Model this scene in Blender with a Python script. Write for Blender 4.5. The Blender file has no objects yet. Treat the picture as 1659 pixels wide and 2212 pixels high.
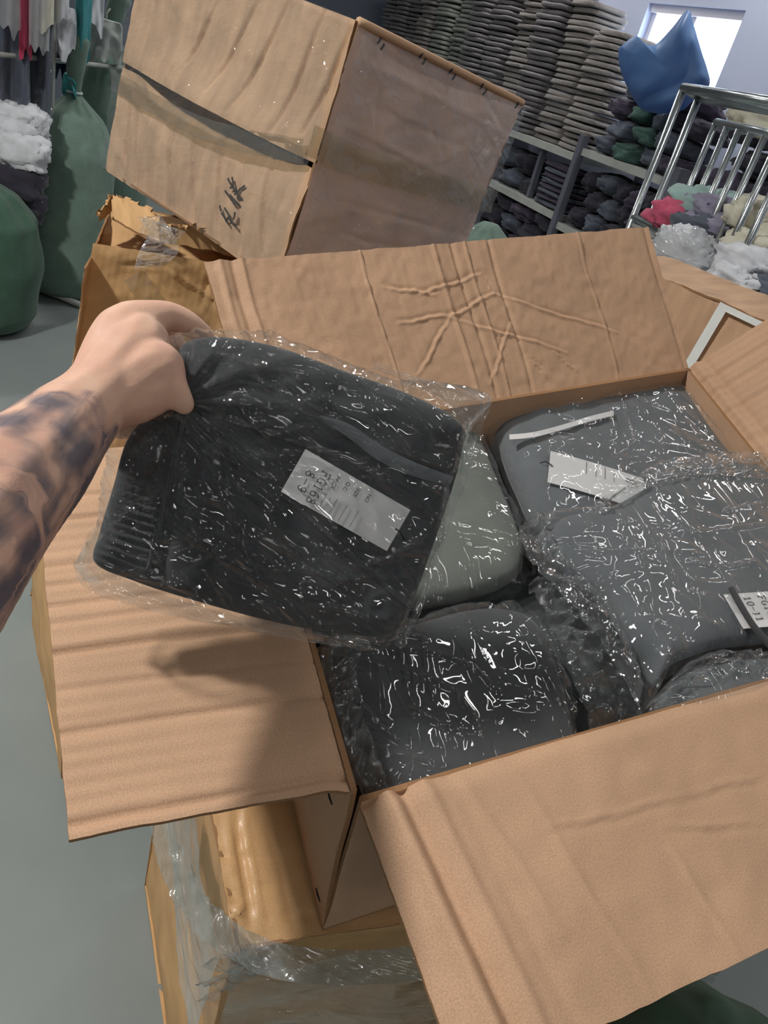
import bpy, bmesh, math, random
import numpy as np
from mathutils import Vector, Matrix

random.seed(7)
RNG = np.random.default_rng(7)
SC = bpy.context.scene
COL = SC.collection

# ------------------------------------------------------------------ camera
W, H, F = 1659.0, 2212.0, 1660.0
PITCH, ROLL = math.radians(30), math.radians(16)
C = np.array([0.0, 0.0, 1.5])
def _basis(p, r):
    fwd = np.array([0, math.cos(p), -math.sin(p)]); right = np.array([1.0, 0, 0]); up = np.cross(right, fwd)
    return right*math.cos(r)+up*math.sin(r), -right*math.sin(r)+up*math.cos(r), fwd
R_, U_, F_ = _basis(PITCH, ROLL)
cam_d = bpy.data.cameras.new('camera'); cam = bpy.data.objects.new('camera', cam_d); COL.objects.link(cam)
cam_d.sensor_fit = 'VERTICAL'; cam_d.sensor_height = 24.0; cam_d.lens = F/H*24.0
cam_d.clip_start = 0.02; cam_d.clip_end = 200
M = Matrix.Identity(4)
for i in range(3):
    M[i][0], M[i][1], M[i][2], M[i][3] = R_[i], U_[i], -F_[i], C[i]
cam.matrix_world = M
SC.camera = cam
SC.view_settings.view_transform = 'Standard'
SC.view_settings.look = 'None'
SC.view_settings.gamma = 1
SC.view_settings.use_curve_mapping = False
SC.view_settings.exposure = -0.10

def ray(x, y): return F_+(x-W/2)/F*R_+(H/2-y)/F*U_
def at(x, y, d): return C+ray(x, y)*d                       # point seen at a pixel, d metres along the view axis
def plane(P0, n):
    P0 = np.array(P0, float); n = np.array(n, float)
    return lambda x, y: (lambda r: C+r*(((P0-C)@n)/(r@n)))(ray(x, y))
def hz(x, y, dist):                                         # point seen at a pixel, dist metres away over ground
    r = ray(x, y); return C+r*(dist/math.hypot(r[0], r[1]))
def floorpt(x, y, z=0.0):
    r = ray(x, y); return C+r*((z-C[2])/r[2])
def unit(v): v = np.array(v, float); return v/np.linalg.norm(v)

# ------------------------------------------------------------------ world and lamps
wd = bpy.data.worlds.new('sky'); SC.world = wd; wd.use_nodes = True
bgn = wd.node_tree.nodes['Background']; bgn.inputs[0].default_value = (0.75, 0.86, 1.0, 1); bgn.inputs[1].default_value = 9.0
SC.cycles.max_bounces = 10
SC.cycles.transparent_max_bounces = 24
SC.cycles.caustics_reflective = False
SC.cycles.caustics_refractive = False
SC.cycles.sample_clamp_indirect = 6.0

CEIL = 3.3
LAMPS = [  # x, y, power, yaw degrees, kind   (first = the round lamp that casts the shadow on the flap)
    (-1.95, 0.4, 116, 0, 'disc'), (-0.9, 4.4, 16, 62, 'tube'), (1.25, 2.3, 8, 62, 'tube'), (-3.6, 5.2, 46, 62, 'tube'),  # tube over the strapped carton is added for glints on the bag film
    (1.2, 5.4, 26, 62, 'tube'), (0.55, 1.3, 4.5, 62, 'tube'), (-0.4, 6.6, 24, 62, 'tube'), (0.1, -0.9, 3.5, 62, 'tube'), (-1.3, -1.5, 3.5, 62, 'tube'), (1.6, -2.6, 26, -28, 'panel'), (1.5, -4.8, 42, -28, 'panel'), (2.6, 0.9, 11, 62, 'tube'),  # added: overhead and rear lamps for film glints, last to brighten the wrapped carton
]
def add_lamp_light(x, y, power, yaw, kind):
    ld = bpy.data.lights.new('lamp_light', 'AREA'); ld.shape = 'DISK' if kind == 'disc' else 'RECTANGLE'
    ld.size = .24 if kind == 'disc' else 1.2; ld.size_y = 0.13 if kind == 'panel' else 0.032
    ld.energy = power; ld.color = (1.0, 0.98, 0.955)
    lo = bpy.data.objects.new('lamp_light', ld); COL.objects.link(lo)
    lo.location = (x, y, CEIL-(.26 if kind == 'disc' else .115)); lo.rotation_euler = (0, 0, math.radians(yaw))
    return lo
LAMP_LIGHTS = [add_lamp_light(*a) for a in LAMPS]

# ------------------------------------------------------------------ small numeric helpers
def _hash(i, j, k, s):
    v = np.sin(i*127.1+j*311.7+k*74.7+s*53.3)*43758.5453
    return (v-np.floor(v))*2-1
def vn(P, s=0):
    P = np.asarray(P, float); I = np.floor(P); f = P-I; f = f*f*(3-2*f)
    i, j, k = I[..., 0], I[..., 1], I[..., 2]; a, b, c = f[..., 0], f[..., 1], f[..., 2]
    def L(x, y, t): return x+(y-x)*t
    x00 = L(_hash(i, j, k, s), _hash(i+1, j, k, s), a); x10 = L(_hash(i, j+1, k, s), _hash(i+1, j+1, k, s), a)
    x01 = L(_hash(i, j, k+1, s), _hash(i+1, j, k+1, s), a); x11 = L(_hash(i, j+1, k+1, s), _hash(i+1, j+1, k+1, s), a)
    return L(L(x00, x10, b), L(x01, x11, b), c)
def fbm(P, s=0, o=3):
    P = np.asarray(P, float); r = 0; a = 1.0
    for q in range(o): r = r+a*vn(P*(2.03**q), s+q*7); a *= .5
    return r
def ridge(P, s=0, o=2):
    P = np.asarray(P, float); r = 0; a = 1.0
    for q in range(o): r = r+a*(1-np.abs(vn(P*(2.1**q), s+q*5))*2.2).clip(-1, 1); a *= .5
    return r
def catmull(pts, n, closed=True):
    P = np.array(pts, float); m = len(P); out = []
    seg = m if closed else m-1
    ts = np.linspace(0, seg, n, endpoint=not closed)
    for t in ts:
        i = min(int(t), seg-1); u = t-i
        g = (lambda q: P[q % m]) if closed else (lambda q: P[min(max(q, 0), m-1)])
        p0, p1, p2, p3 = g(i-1), g(i), g(i+1), g(i+2)
        out.append(.5*((2*p1)+(-p0+p2)*u+(2*p0-5*p1+4*p2-p3)*u*u+(-p0+3*p1-3*p2+p3)*u**3))
    return np.array(out)

# ------------------------------------------------------------------ materials
MATS = {}
def nt(name):
    m = bpy.data.materials.new(name); m.use_nodes = True; t = m.node_tree
    for n in list(t.nodes): t.nodes.remove(n)
    MATS[name] = m
    return m, t
def N(t, typ, **kw):
    n = t.nodes.new(typ)
    for k, v in kw.items():
        if k.startswith('i_'): n.inputs[k[2:].replace('_', ' ')].default_value = v
        elif k.startswith('n_'): n.inputs[int(k[2:])].default_value = v
        else: setattr(n, k, v)
    return n
def srgb(r, g, b):
    f = lambda c: (c/255/12.92) if c/255 <= .04045 else ((c/255+.055)/1.055)**2.4
    return (f(r), f(g), f(b), 1)
def out(t, sh): o = N(t, 'ShaderNodeOutputMaterial'); t.links.new(sh, o.inputs[0])
def ramp(t, fac, stops):
    r = N(t, 'ShaderNodeValToRGB'); t.links.new(fac, r.inputs[0]); e = r.color_ramp.elements
    while len(e) < len(stops): e.new(.5)
    for q, (p, c) in zip(e, stops): q.position = p; q.color = c
    return r.outputs[0]
def mix(t, fac, a, b, mode='MIX'):
    m = N(t, 'ShaderNodeMix', data_type='RGBA', blend_type=mode)
    for s, v in ((0, fac), (6, a), (7, b)):
        if hasattr(v, 'links') or hasattr(v, 'is_linked'): t.links.new(v, m.inputs[s])
        else: m.inputs[s].default_value = v
    return m.outputs[2]
def math_(t, op, a, b=None):
    m = N(t, 'ShaderNodeMath', operation=op)
    for s, v in ((0, a), (1, b)):
        if v is None: continue
        if hasattr(v, 'is_linked'): t.links.new(v, m.inputs[s])
        else: m.inputs[s].default_value = v
    return m.outputs[0]

def m_simple(name, col, rough=.6, metal=0, bump=0, bscale=40, var=.12, spec=.4, sheen=0):
    m, t = nt(name); tc = N(t, 'ShaderNodeTexCoord')
    nz = N(t, 'ShaderNodeTexNoise'); nz.inputs['Scale'].default_value = bscale; nz.inputs['Detail'].default_value = 4
    t.links.new(tc.outputs['Object'], nz.inputs['Vector'])
    lo = tuple(c*(1-var) for c in col[:3])+(1,); hi = tuple(min(1, c*(1+var)) for c in col[:3])+(1,)
    cr = ramp(t, nz.outputs[0], [(.3, lo), (.7, hi)])
    p = N(t, 'ShaderNodeBsdfPrincipled'); p.inputs['Roughness'].default_value = rough; p.inputs['Metallic'].default_value = metal
    p.inputs['Specular IOR Level'].default_value = spec
    if sheen: p.inputs['Sheen Weight'].default_value = sheen
    t.links.new(cr, p.inputs['Base Color'])
    if bump:
        b = N(t, 'ShaderNodeBump'); b.inputs['Strength'].default_value = bump; b.inputs['Distance'].default_value = .01
        t.links.new(nz.outputs[0], b.inputs['Height']); t.links.new(b.outputs[0], p.inputs['Normal'])
    out(t, p.outputs[0]); return m

def m_card(name, col, flute=(0, 0), rough=.75, spec=.25, gloss=False, fine=.35, stain=.10, aniso=None):
    """cardboard: UV in metres; flute = (wave scale along u, bump strength)"""
    m, t = nt(name); uv = N(t, 'ShaderNodeUVMap'); uv.uv_map = 'UVMap'
    n1 = N(t, 'ShaderNodeTexNoise'); n1.inputs['Scale'].default_value = 9; n1.inputs['Detail'].default_value = 5
    n2 = N(t, 'ShaderNodeTexNoise'); n2.inputs['Scale'].default_value = 700; n2.inputs['Detail'].default_value = 3
    n3 = N(t, 'ShaderNodeTexNoise'); n3.inputs['Scale'].default_value = 140; n3.inputs['Detail'].default_value = 2
    for q in (n1, n2, n3): t.links.new(uv.outputs[0], q.inputs['Vector'])
    if aniso:
        am = N(t, 'ShaderNodeMapping'); am.inputs['Scale'].default_value = (aniso[0], aniso[1], 1); t.links.new(uv.outputs[0], am.inputs[0]); t.links.new(am.outputs[0], n1.inputs['Vector']); n1.inputs['Scale'].default_value = 1.0
    lo = tuple(c*(1-stain) for c in col[:3])+(1,); hi = tuple(min(1, c*(1+stain)) for c in col[:3])+(1,)
    base = ramp(t, n1.outputs[0], [(.3, lo), (.7, hi)])
    sp = ramp(t, n2.outputs[0], [(.35, (.86, .86, .86, 1)), (.65, (1.08, 1.08, 1.08, 1))])
    colr = mix(t, 1.0, base, sp, 'MULTIPLY')
    p = N(t, 'ShaderNodeBsdfPrincipled'); p.inputs['Roughness'].default_value = rough
    p.inputs['Specular IOR Level'].default_value = spec
    if gloss:
        p.inputs['Coat Weight'].default_value = .15; p.inputs['Coat Roughness'].default_value = .25
    t.links.new(colr, p.inputs['Base Color'])
    b = N(t, 'ShaderNodeBump'); b.inputs['Strength'].default_value = fine; b.inputs['Distance'].default_value = .002
    h = math_(t, 'ADD', math_(t, 'MULTIPLY', n2.outputs[0], .25), math_(t, 'MULTIPLY', n3.outputs[0], .5))
    if flute[1]:
        w = N(t, 'ShaderNodeTexWave'); w.inputs['Scale'].default_value = flute[0]; w.inputs['Distortion'].default_value = .6; w.inputs['Detail'].default_value = 1
        t.links.new(uv.outputs[0], w.inputs['Vector'])
        h = math_(t, 'ADD', h, math_(t, 'MULTIPLY', w.outputs[1], flute[1]))
    t.links.new(h, b.inputs['Height']); t.links.new(b.outputs[0], p.inputs['Normal'])
    out(t, p.outputs[0]); return m

def m_film(name, tint=(.97, .98, .98, 1), haze=.03, wr=.5, scale=18, rough=.07, stretch=(1, 2.2), rot=.6, gl=1.0):
    """clear polythene: mostly see-through, sharp crinkled reflections, slight milkiness; UV in metres"""
    m, t = nt(name); uv = N(t, 'ShaderNodeUVMap'); uv.uv_map = 'UVMap'
    m0 = N(t, 'ShaderNodeMapping'); m0.inputs['Rotation'].default_value = (0, 0, rot); t.links.new(uv.outputs[0], m0.inputs[0])
    mp = N(t, 'ShaderNodeMapping'); mp.inputs['Scale'].default_value = (stretch[0], stretch[1], 1)
    t.links.new(m0.outputs[0], mp.inputs[0])
    hs = []
    for sc, am, dis, off, pw in ((scale*.4, 1.3, .6, 0, 1.0), (scale*.8, .65, 1.6, 3, 16.0), (scale*1.9, .25, 2.0, 9, 14.0), (scale*.55, .8, .9, 21, 26.0)):
        z = N(t, 'ShaderNodeTexNoise'); z.inputs['Scale'].default_value = sc; z.inputs['Detail'].default_value = .6; z.inputs['Distortion'].default_value = dis
        a = N(t, 'ShaderNodeVectorMath', operation='ADD'); a.inputs[1].default_value = (off, off*.7, off)
        t.links.new(mp.outputs[0], a.inputs[0]); t.links.new(a.outputs[0], z.inputs['Vector'])
        if pw == 1.0: r = z.outputs[0]
        else: r = math_(t, 'POWER', math_(t, 'SUBTRACT', 1.0, math_(t, 'MULTIPLY', math_(t, 'ABSOLUTE', math_(t, 'SUBTRACT', z.outputs[0], .5)), 2.0)), pw)
        hs.append(math_(t, 'MULTIPLY', r, am))
    h = math_(t, 'ADD', math_(t, 'ADD', hs[0], hs[1]), math_(t, 'ADD', hs[2], hs[3]))
    b = N(t, 'ShaderNodeBump'); b.inputs['Strength'].default_value = wr; b.inputs['Distance'].default_value = .006
    t.links.new(h, b.inputs['Height'])
    lw = N(t, 'ShaderNodeLayerWeight'); lw.inputs['Blend'].default_value = .5
    fac = math_(t, 'MINIMUM', math_(t, 'MULTIPLY', math_(t, 'ADD', .045, math_(t, 'MULTIPLY', math_(t, 'POWER', lw.outputs['Facing'], 4.0), .75)), gl), .8)
    g = N(t, 'ShaderNodeBsdfGlossy'); g.inputs['Roughness'].default_value = rough; g.inputs['Color'].default_value = (1, 1, 1, 1)
    t.links.new(b.outputs[0], g.inputs['Normal'])
    tr = N(t, 'ShaderNodeBsdfTransparent'); tr.inputs[0].default_value = tint
    df = N(t, 'ShaderNodeBsdfDiffuse'); df.inputs[0].default_value = (.8, .82, .84, 1); t.links.new(b.outputs[0], df.inputs['Normal'])
    m1 = N(t, 'ShaderNodeMixShader'); m1.inputs[0].default_value = haze
    t.links.new(tr.outputs[0], m1.inputs[1]); t.links.new(df.outputs[0], m1.inputs[2])
    m2 = N(t, 'ShaderNodeMixShader'); t.links.new(fac, m2.inputs[0]); t.links.new(m1.outputs[0], m2.inputs[1]); t.links.new(g.outputs[0], m2.inputs[2])
    out(t, m2.outputs[0]); return m

def m_cloth(name, col, scale=500, bump=.3, fold=0, var=.12, rough=.9):
    m, t = nt(name); uv = N(t, 'ShaderNodeTexCoord')
    n1 = N(t, 'ShaderNodeTexNoise'); n1.inputs['Scale'].default_value = scale; n1.inputs['Detail'].default_value = 2
    n2 = N(t, 'ShaderNodeTexNoise'); n2.inputs['Scale'].default_value = 14; n2.inputs['Detail'].default_value = 4; n2.inputs['Distortion'].default_value = 1.0
    for q in (n1, n2): t.links.new(uv.outputs['Object'], q.inputs['Vector'])
    lo = tuple(c*(1-var) for c in col[:3])+(1,); hi = tuple(min(1, c*(1+var)) for c in col[:3])+(1,)
    c1 = ramp(t, n2.outputs[0], [(.3, lo), (.7, hi)])
    p = N(t, 'ShaderNodeBsdfPrincipled'); p.inputs['Roughness'].default_value = rough; p.inputs['Specular IOR Level'].default_value = .2
    p.inputs['Sheen Weight'].default_value = .15
    t.links.new(c1, p.inputs['Base Color'])
    b = N(t, 'ShaderNodeBump'); b.inputs['Strength'].default_value = bump; b.inputs['Distance'].default_value = .004
    h = math_(t, 'ADD', math_(t, 'MULTIPLY', n1.outputs[0], .15), math_(t, 'MULTIPLY', n2.outputs[0], fold))
    t.links.new(h, b.inputs['Height']); t.links.new(b.outputs[0], p.inputs['Normal'])
    out(t, p.outputs[0]); return m

CARD = srgb(188, 152, 122)
m_card('cardboard_kraft', CARD)
m_card('cardboard_ribbed', CARD, flute=(24, .12))
m_card('cardboard_edge', srgb(150, 112, 78), fine=.8)
m_card('cardboard_ochre', srgb(200, 160, 112), flute=(20, .3), stain=.18)
m_card('cardboard_old', srgb(198, 162, 130), flute=(16, .25), stain=.20, aniso=(26, 5))
m_card('cardboard_pink', srgb(222, 192, 176), stain=.12)
m_card('tape_brown', srgb(192, 152, 106), rough=.5, gloss=True, spec=.3, fine=.5)
m_film('film_bag', haze=.022, wr=.75, scale=9, rough=.022, gl=1.1, stretch=(.7, 2.2), rot=.55)
m_film('film_box_bag', haze=.03, wr=.40, scale=6, rough=.028, stretch=(.8, 2.6), rot=-2.05, gl=1.25)
m_film('film_thin', haze=.018, wr=.7, scale=9, stretch=(.6, 2.6), rot=.4, rough=.05, gl=1.2)
m_film('film_wrap', haze=.055, wr=.6, scale=14, stretch=(.6, 3), rot=.1, rough=.12)
m_film('film_milky', tint=(.92, .93, .93, 1), haze=.22, wr=.6, scale=10, rough=.15)
m_film('film_strip', tint=(.82, .84, .80, 1), haze=.11, wr=.6, scale=12, rough=.1, stretch=(.5, 3))
m_film('film_low', haze=.03, wr=.7, scale=8, stretch=(.6, 2.4), rot=.4, rough=.05, gl=.9)
m_film('tape_clear', tint=(.88, .86, .78, 1), haze=.05, wr=.35, scale=9, rough=.1, stretch=(.5, 3))
m_cloth('garment_charcoal', srgb(62, 63, 64), fold=.5, bump=.35)
m_cloth('garment_olive_grey', srgb(104, 108, 100), fold=.5, bump=.3)
m_cloth('garment_mid_grey', srgb(96, 99, 101), fold=.5, bump=.3)
m_cloth('rib_charcoal', srgb(58, 60, 60), bump=.4)
m_simple('tag_paper', srgb(206, 204, 203), rough=.55, var=.02, bscale=60)
m_simple('ink_black', srgb(28, 26, 30), rough=.5, var=0)
m_simple('marker_ink', srgb(52, 44, 36), rough=.6, var=0)
m_simple('cord_black', srgb(24, 24, 26), rough=.7)

# skin with a dark inked sleeve; arm coordinates (along, round) ride on the mesh
def m_skin():
    m, t = nt('skin')
    at1 = N(t, 'ShaderNodeAttribute'); at1.attribute_name = 'arm'
    sx = N(t, 'ShaderNodeSeparateXYZ'); t.links.new(at1.outputs['Vector'], sx.inputs[0])
    tc = N(t, 'ShaderNodeTexCoord')
    n1 = N(t, 'ShaderNodeTexNoise'); n1.inputs['Scale'].default_value = 28; n1.inputs['Detail'].default_value = 4
    n2 = N(t, 'ShaderNodeTexNoise'); n2.inputs['Scale'].default_value = 420; n2.inputs['Detail'].default_value = 3
    for q in (n1, n2): t.links.new(tc.outputs['Object'], q.inputs['Vector'])
    base = ramp(t, n1.outputs[0], [(.3, srgb(205, 158, 138)), (.55, srgb(214, 172, 148)), (.75, srgb(222, 183, 158))])
    # inked strokes flowing along the arm
    mp = N(t, 'ShaderNodeMapping'); mp.inputs['Scale'].default_value = (16, 40, 1); mp.inputs['Rotation'].default_value = (0, 0, .5)
    t.links.new(at1.outputs['Vector'], mp.inputs[0])
    n3 = N(t, 'ShaderNodeTexNoise'); n3.inputs['Scale'].default_value = 1.0; n3.inputs['Detail'].default_value = 5; n3.inputs['Distortion'].default_value = .7
    t.links.new(mp.outputs[0], n3.inputs['Vector'])
    n4 = N(t, 'ShaderNodeTexNoise'); n4.inputs['Scale'].default_value = 30; n4.inputs['Detail'].default_value = 2; n4.inputs['Distortion'].default_value = .2
    t.links.new(at1.outputs['Vector'], n4.inputs['Vector'])
    strokes = ramp(t, math_(t, 'ADD', math_(t, 'MULTIPLY', n3.outputs[0], .65), math_(t, 'MULTIPLY', n4.outputs[0], .45)), [(.47, (1, 1, 1, 1)), (.56, (.6, .6, .6, 1)), (.66, (0, 0, 0, 1))])
    msk = math_(t, 'MULTIPLY', sx.outputs['Z'], strokes)
    col = mix(t, math_(t, 'MULTIPLY', msk, .85), base, srgb(66, 74, 90))
    p = N(t, 'ShaderNodeBsdfPrincipled'); p.inputs['Roughness'].default_value = .5
    p.inputs['Subsurface Weight'].default_value = .12; p.inputs['Subsurface Radius'].default_value = (.01, .004, .002); p.inputs['Subsurface Scale'].default_value = .6
    p.inputs['Specular IOR Level'].default_value = .35
    t.links.new(col, p.inputs['Base Color'])
    b = N(t, 'ShaderNodeBump'); b.inputs['Strength'].default_value = .12; b.inputs['Distance'].default_value = .002
    t.links.new(n2.outputs[0], b.inputs['Height']); t.links.new(b.outputs[0], p.inputs['Normal'])
    out(t, p.outputs[0])
m_skin()
m_simple('nail', srgb(214, 170, 150), rough=.3, var=.03)

# ------------------------------------------------------------------ mesh helpers
def obj(name, verts, faces, mat, parent=None, smooth=True, uv=None, mats=None, fmat=None):
    me = bpy.data.meshes.new(name); me.from_pydata([tuple(map(float, v)) for v in verts], [], [tuple(int(q) for q in f) for f in faces])
    for mm in (mats or [mat]): me.materials.append(MATS[mm] if isinstance(mm, str) else mm)
    if fmat is not None: me.polygons.foreach_set('material_index', np.array(fmat, dtype=np.int32))
    if smooth: me.polygons.foreach_set('use_smooth', np.ones(len(me.polygons), dtype=bool))
    if uv is not None:
        l = me.uv_layers.new(name='UVMap'); vi = np.zeros(len(me.loops), dtype=np.int32); me.loops.foreach_get('vertex_index', vi)
        l.data.foreach_set('uv', np.asarray(uv, dtype=np.float32)[vi].ravel())
    me.update()
    o = bpy.data.objects.new(name, me); COL.objects.link(o)
    if parent is not None: o.parent = parent; o.matrix_parent_inverse = Matrix.Translation(-Vector(parent.location)) if parent.type == 'EMPTY' else Matrix.Identity(4)
    return o
def empty(name, loc, label=None, cat=None, group=None):
    o = bpy.data.objects.new(name, None); COL.objects.link(o); o.location = tuple(map(float, loc)); o.empty_display_size = .05
    if label: o['label'] = label; o['category'] = cat
    if group: o['group'] = group
    return o
def tag(o, label, cat, group=None):
    o['label'] = label; o['category'] = cat
    if group: o['group'] = group
    return o
def struct(o): o['kind'] = 'structure'; return o

def grid_solid(name, Pf, Pb, mat, parent=None, edge_mat=None, uv=None, smooth=True):
    """front grid Pf, back grid Pb (nu,nv,3) closed round the rim"""
    nu, nv = Pf.shape[:2]; idx = np.arange(nu*nv).reshape(nu, nv); K = nu*nv
    V = np.concatenate([Pf.reshape(-1, 3), Pb.reshape(-1, 3)]); faces = []; fm = []
    a = idx[:-1, :-1].ravel(); b = idx[1:, :-1].ravel(); c = idx[1:, 1:].ravel(); d = idx[:-1, 1:].ravel()
    q1 = np.stack([a, b, c, d], 1); q2 = np.stack([d, c, b, a], 1)+K
    rim = np.concatenate([idx[:, 0], idx[-1, 1:], idx[-2::-1, -1], idx[0, -2:0:-1]])
    r2 = np.roll(rim, -1); q3 = np.stack([r2, rim, rim+K, r2+K], 1)
    faces = np.concatenate([q1, q2, q3]); fm = np.concatenate([np.zeros(len(q1)+len(q2)), np.ones(len(q3))]).astype(int)
    UV = None
    if uv is not None: UV = np.concatenate([uv.reshape(-1, 2), uv.reshape(-1, 2)])
    o = obj(name, V, faces, mat, parent, smooth, UV, mats=[mat, edge_mat or mat], fmat=fm)
    if smooth:
        # keep the cut rim crisp
        at_ = o.data.attributes.new('sharp_edge', 'BOOLEAN', 'EDGE')
        ev = np.zeros(len(o.data.edges)*2, dtype=np.int32); o.data.edges.foreach_get('vertices', ev); ev = ev.reshape(-1, 2)
        isr = np.zeros(len(V), bool); isr[rim] = True; isr[rim+K] = True
        same = (ev[:, 0] < K) == (ev[:, 1] < K)
        at_.data.foreach_set('value', (isr[ev[:, 0]] & isr[ev[:, 1]] & same))
    return o
def panel(name, c00, c10, c11, c01, step, thick, mat, parent=None, disp=None, edge_mat='cardboard_edge', out_n=None, ragged=0, bend=None, seed=0):
    c00, c10, c11, c01 = [np.array(c, float) for c in (c00, c10, c11, c01)]
    lu = max(np.linalg.norm(c10-c00), np.linalg.norm(c11-c01)); lv = max(np.linalg.norm(c01-c00), np.linalg.norm(c11-c10))
    nu, nv = max(2, int(lu/step)+1), max(2, int(lv/step)+1)
    u = np.linspace(0, 1, nu)[:, None, None]; v = np.linspace(0, 1, nv)[None, :, None]
    if ragged:
        uu = np.linspace(0, lu, nu); vv = np.linspace(0, lv, nv)
        rv = ragged*fbm(np.stack([uu*40, uu*0+seed, uu*0], 1), seed)/lv; ru = ragged*fbm(np.stack([vv*40, vv*0+seed+9, vv*0], 1), seed+3)/lu
        v = v+0*u; v = v+rv[:, None, None]*(v**6); u = u+0*v; u = u+ru[None, :, None]*((np.abs(u-.5)*2)**8)*np.sign(u-.5)
    P = (1-u)*(1-v)*c00+u*(1-v)*c10+u*v*c11+(1-u)*v*c01
    n = unit(np.cross(c10-c00, c01-c00))
    if out_n is not None and n@np.array(out_n) < 0: n = -n
    U = (np.linspace(0, lu, nu)[:, None]+np.zeros((1, nv))); V = (np.linspace(0, lv, nv)[None, :]+np.zeros((nu, 1)))
    d = disp(U, V, lu, lv) if disp else np.zeros((nu, nv))
    Pf = P+n*d[..., None]; Pb = Pf-n*thick
    flip = np.cross(c10-c00, c01-c00)@n < 0
    uv = np.stack([U, V], -1)
    if flip: Pf, Pb = Pf[::-1], Pb[::-1]; uv = uv[::-1]
    return grid_solid(name, Pf, Pb, mat, parent, edge_mat, uv)
def groove(x, x0, w): return np.exp(-((x-x0)/w)**2)
def seg_groove(U, V, a, b, w):
    a = np.array(a); b = np.array(b); d = b-a; L2 = d@d
    t = (((U-a[0])*d[0]+(V-a[1])*d[1])/L2).clip(0, 1)
    wob = .0010*np.sin(t*9+a[0]*70)+.0005*np.sin(t*31+a[1]*90)
    q = np.sqrt(L2); px, py = -d[1]/q, d[0]/q
    dist = np.hypot(U-(a[0]+t*d[0]+px*wob), V-(a[1]+t*d[1]+py*wob))
    return np.exp(-(dist/w)**2)*(.35+.65*np.sin(np.pi*t.clip(.02, .98)))

def pouch(name, outline, n, hf, hb, mat, parent=None, rings=34, seg=150, p=5.0, wr=None, centre=None, closed_curve=True, profile=None, outline_jit=0, seed=0):
    """pillow-shaped body over a traced outline lying on a plane with normal n"""
    n = unit(n); O = catmull(outline, seg) if closed_curve else np.array(outline)
    seg = len(O); c = O.mean(0) if centre is None else np.array(centre)
    if outline_jit:
        th = np.linspace(0, 2*np.pi, seg, endpoint=False)
        j = fbm(np.stack([np.cos(th)*6+seed, np.sin(th)*6, th*0+seed], 1), seed, 4)*outline_jit
        O = c+(O-c)*(1+j/np.linalg.norm(O-c, axis=1))[:, None]
    e1 = unit(np.cross(n, [0, 0, 1.0]) if abs(n[2]) < .95 else np.cross(n, [0, 1.0, 0])); e2 = np.cross(n, e1)
    rr = np.linspace(0, 1, rings+1)[1:]**.8
    P = c+(O-c)[None]*rr[:, None, None]; prof = (1-rr**p).clip(0)**(1/2.2) if profile is None else profile(rr)
    r2 = rr[:, None]+np.zeros((1, seg)); flat = P.reshape(-1, 3)
    uv = np.stack([(flat-c)@e1, (flat-c)@e2], 1)
    wf = wr(flat, uv, r2.ravel(), 1) if wr else 0; wb = wr(flat, uv, r2.ravel(), -1) if wr else 0
    c_w = wr(c[None], np.zeros((1, 2)), np.zeros(1), 1)[0] if wr else 0
    Pf = flat+n*((np.repeat(prof, seg)*hf+wf)[:, None]); Pb = flat-n*((np.repeat(prof, seg)*hb+wb)[:, None])
    K = rings*seg; last = (rings-1)*seg
    Pb[last:] = Pf[last:] = (Pf[last:]+Pb[last:])/2
    V = np.concatenate([Pf, Pb, [c+n*(hf+c_w)], [c-n*(hb+c_w)]])
    i = np.arange(rings-1)[:, None]*seg; j = np.arange(seg)[None]; j2 = (j+1) % seg
    q = np.stack([(i+j).ravel(), (i+seg+j).ravel(), (i+seg+j2).ravel(), (i+j2).ravel()], 1)
    # orientation
    t1 = np.stack([np.full(seg, 2*K), np.arange(seg), (np.arange(seg)+1) % seg], 1)
    area = ((O-c)[0:1] @ e1)[0]*0
    cr = np.cross(O[1]-c, O[2]-c)@n
    qb = q[:, ::-1]+K; t2 = np.stack([np.full(seg, 2*K+1), (np.arange(seg)+1) % seg+K, np.arange(seg)+K], 1)
    fs = [tuple(r) for r in q]+[tuple(r) for r in qb]+[tuple(r) for r in t1]+[tuple(r) for r in t2]
    if cr < 0: fs = [f[::-1] for f in fs]
    UV = np.concatenate([uv, uv+3.3, [[0, 0]], [[3.3, 3.3]]])
    o = obj(name, V, fs, mat, parent, True, UV)
    bm = bmesh.new(); bm.from_mesh(o.data); bmesh.ops.remove_doubles(bm, verts=bm.verts, dist=1e-6); bm.to_mesh(o.data); bm.free()
    return o

def tube(name, pts, rad, mat, parent=None, k=10, closed=False, cap=True):
    P = np.array(pts, float); m = len(P); r = np.full(m, rad) if np.isscalar(rad) else np.array(rad, float)
    T = np.gradient(P, axis=0); T /= np.linalg.norm(T, axis=1)[:, None]+1e-12
    up = np.array([0, 0, 1.0]) if abs(T[0][2]) < .9 else np.array([1.0, 0, 0])
    V = []; a = unit(np.cross(T[0], up))
    for i in range(m):
        a = unit(a-T[i]*(a@T[i])); b = np.cross(T[i], a)
        for q in range(k):
            th = 2*np.pi*q/k; V.append(P[i]+r[i]*(np.cos(th)*a+np.sin(th)*b))
    fs = [(i*k+q, i*k+(q+1) % k, (i+1)*k+(q+1) % k, (i+1)*k+q) for i in range(m-1) for q in range(k)]
    if cap: fs += [tuple(range(k-1, -1, -1)), tuple((m-1)*k+q for q in range(k))]
    return obj(name, V, fs, mat, parent, True)
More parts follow.
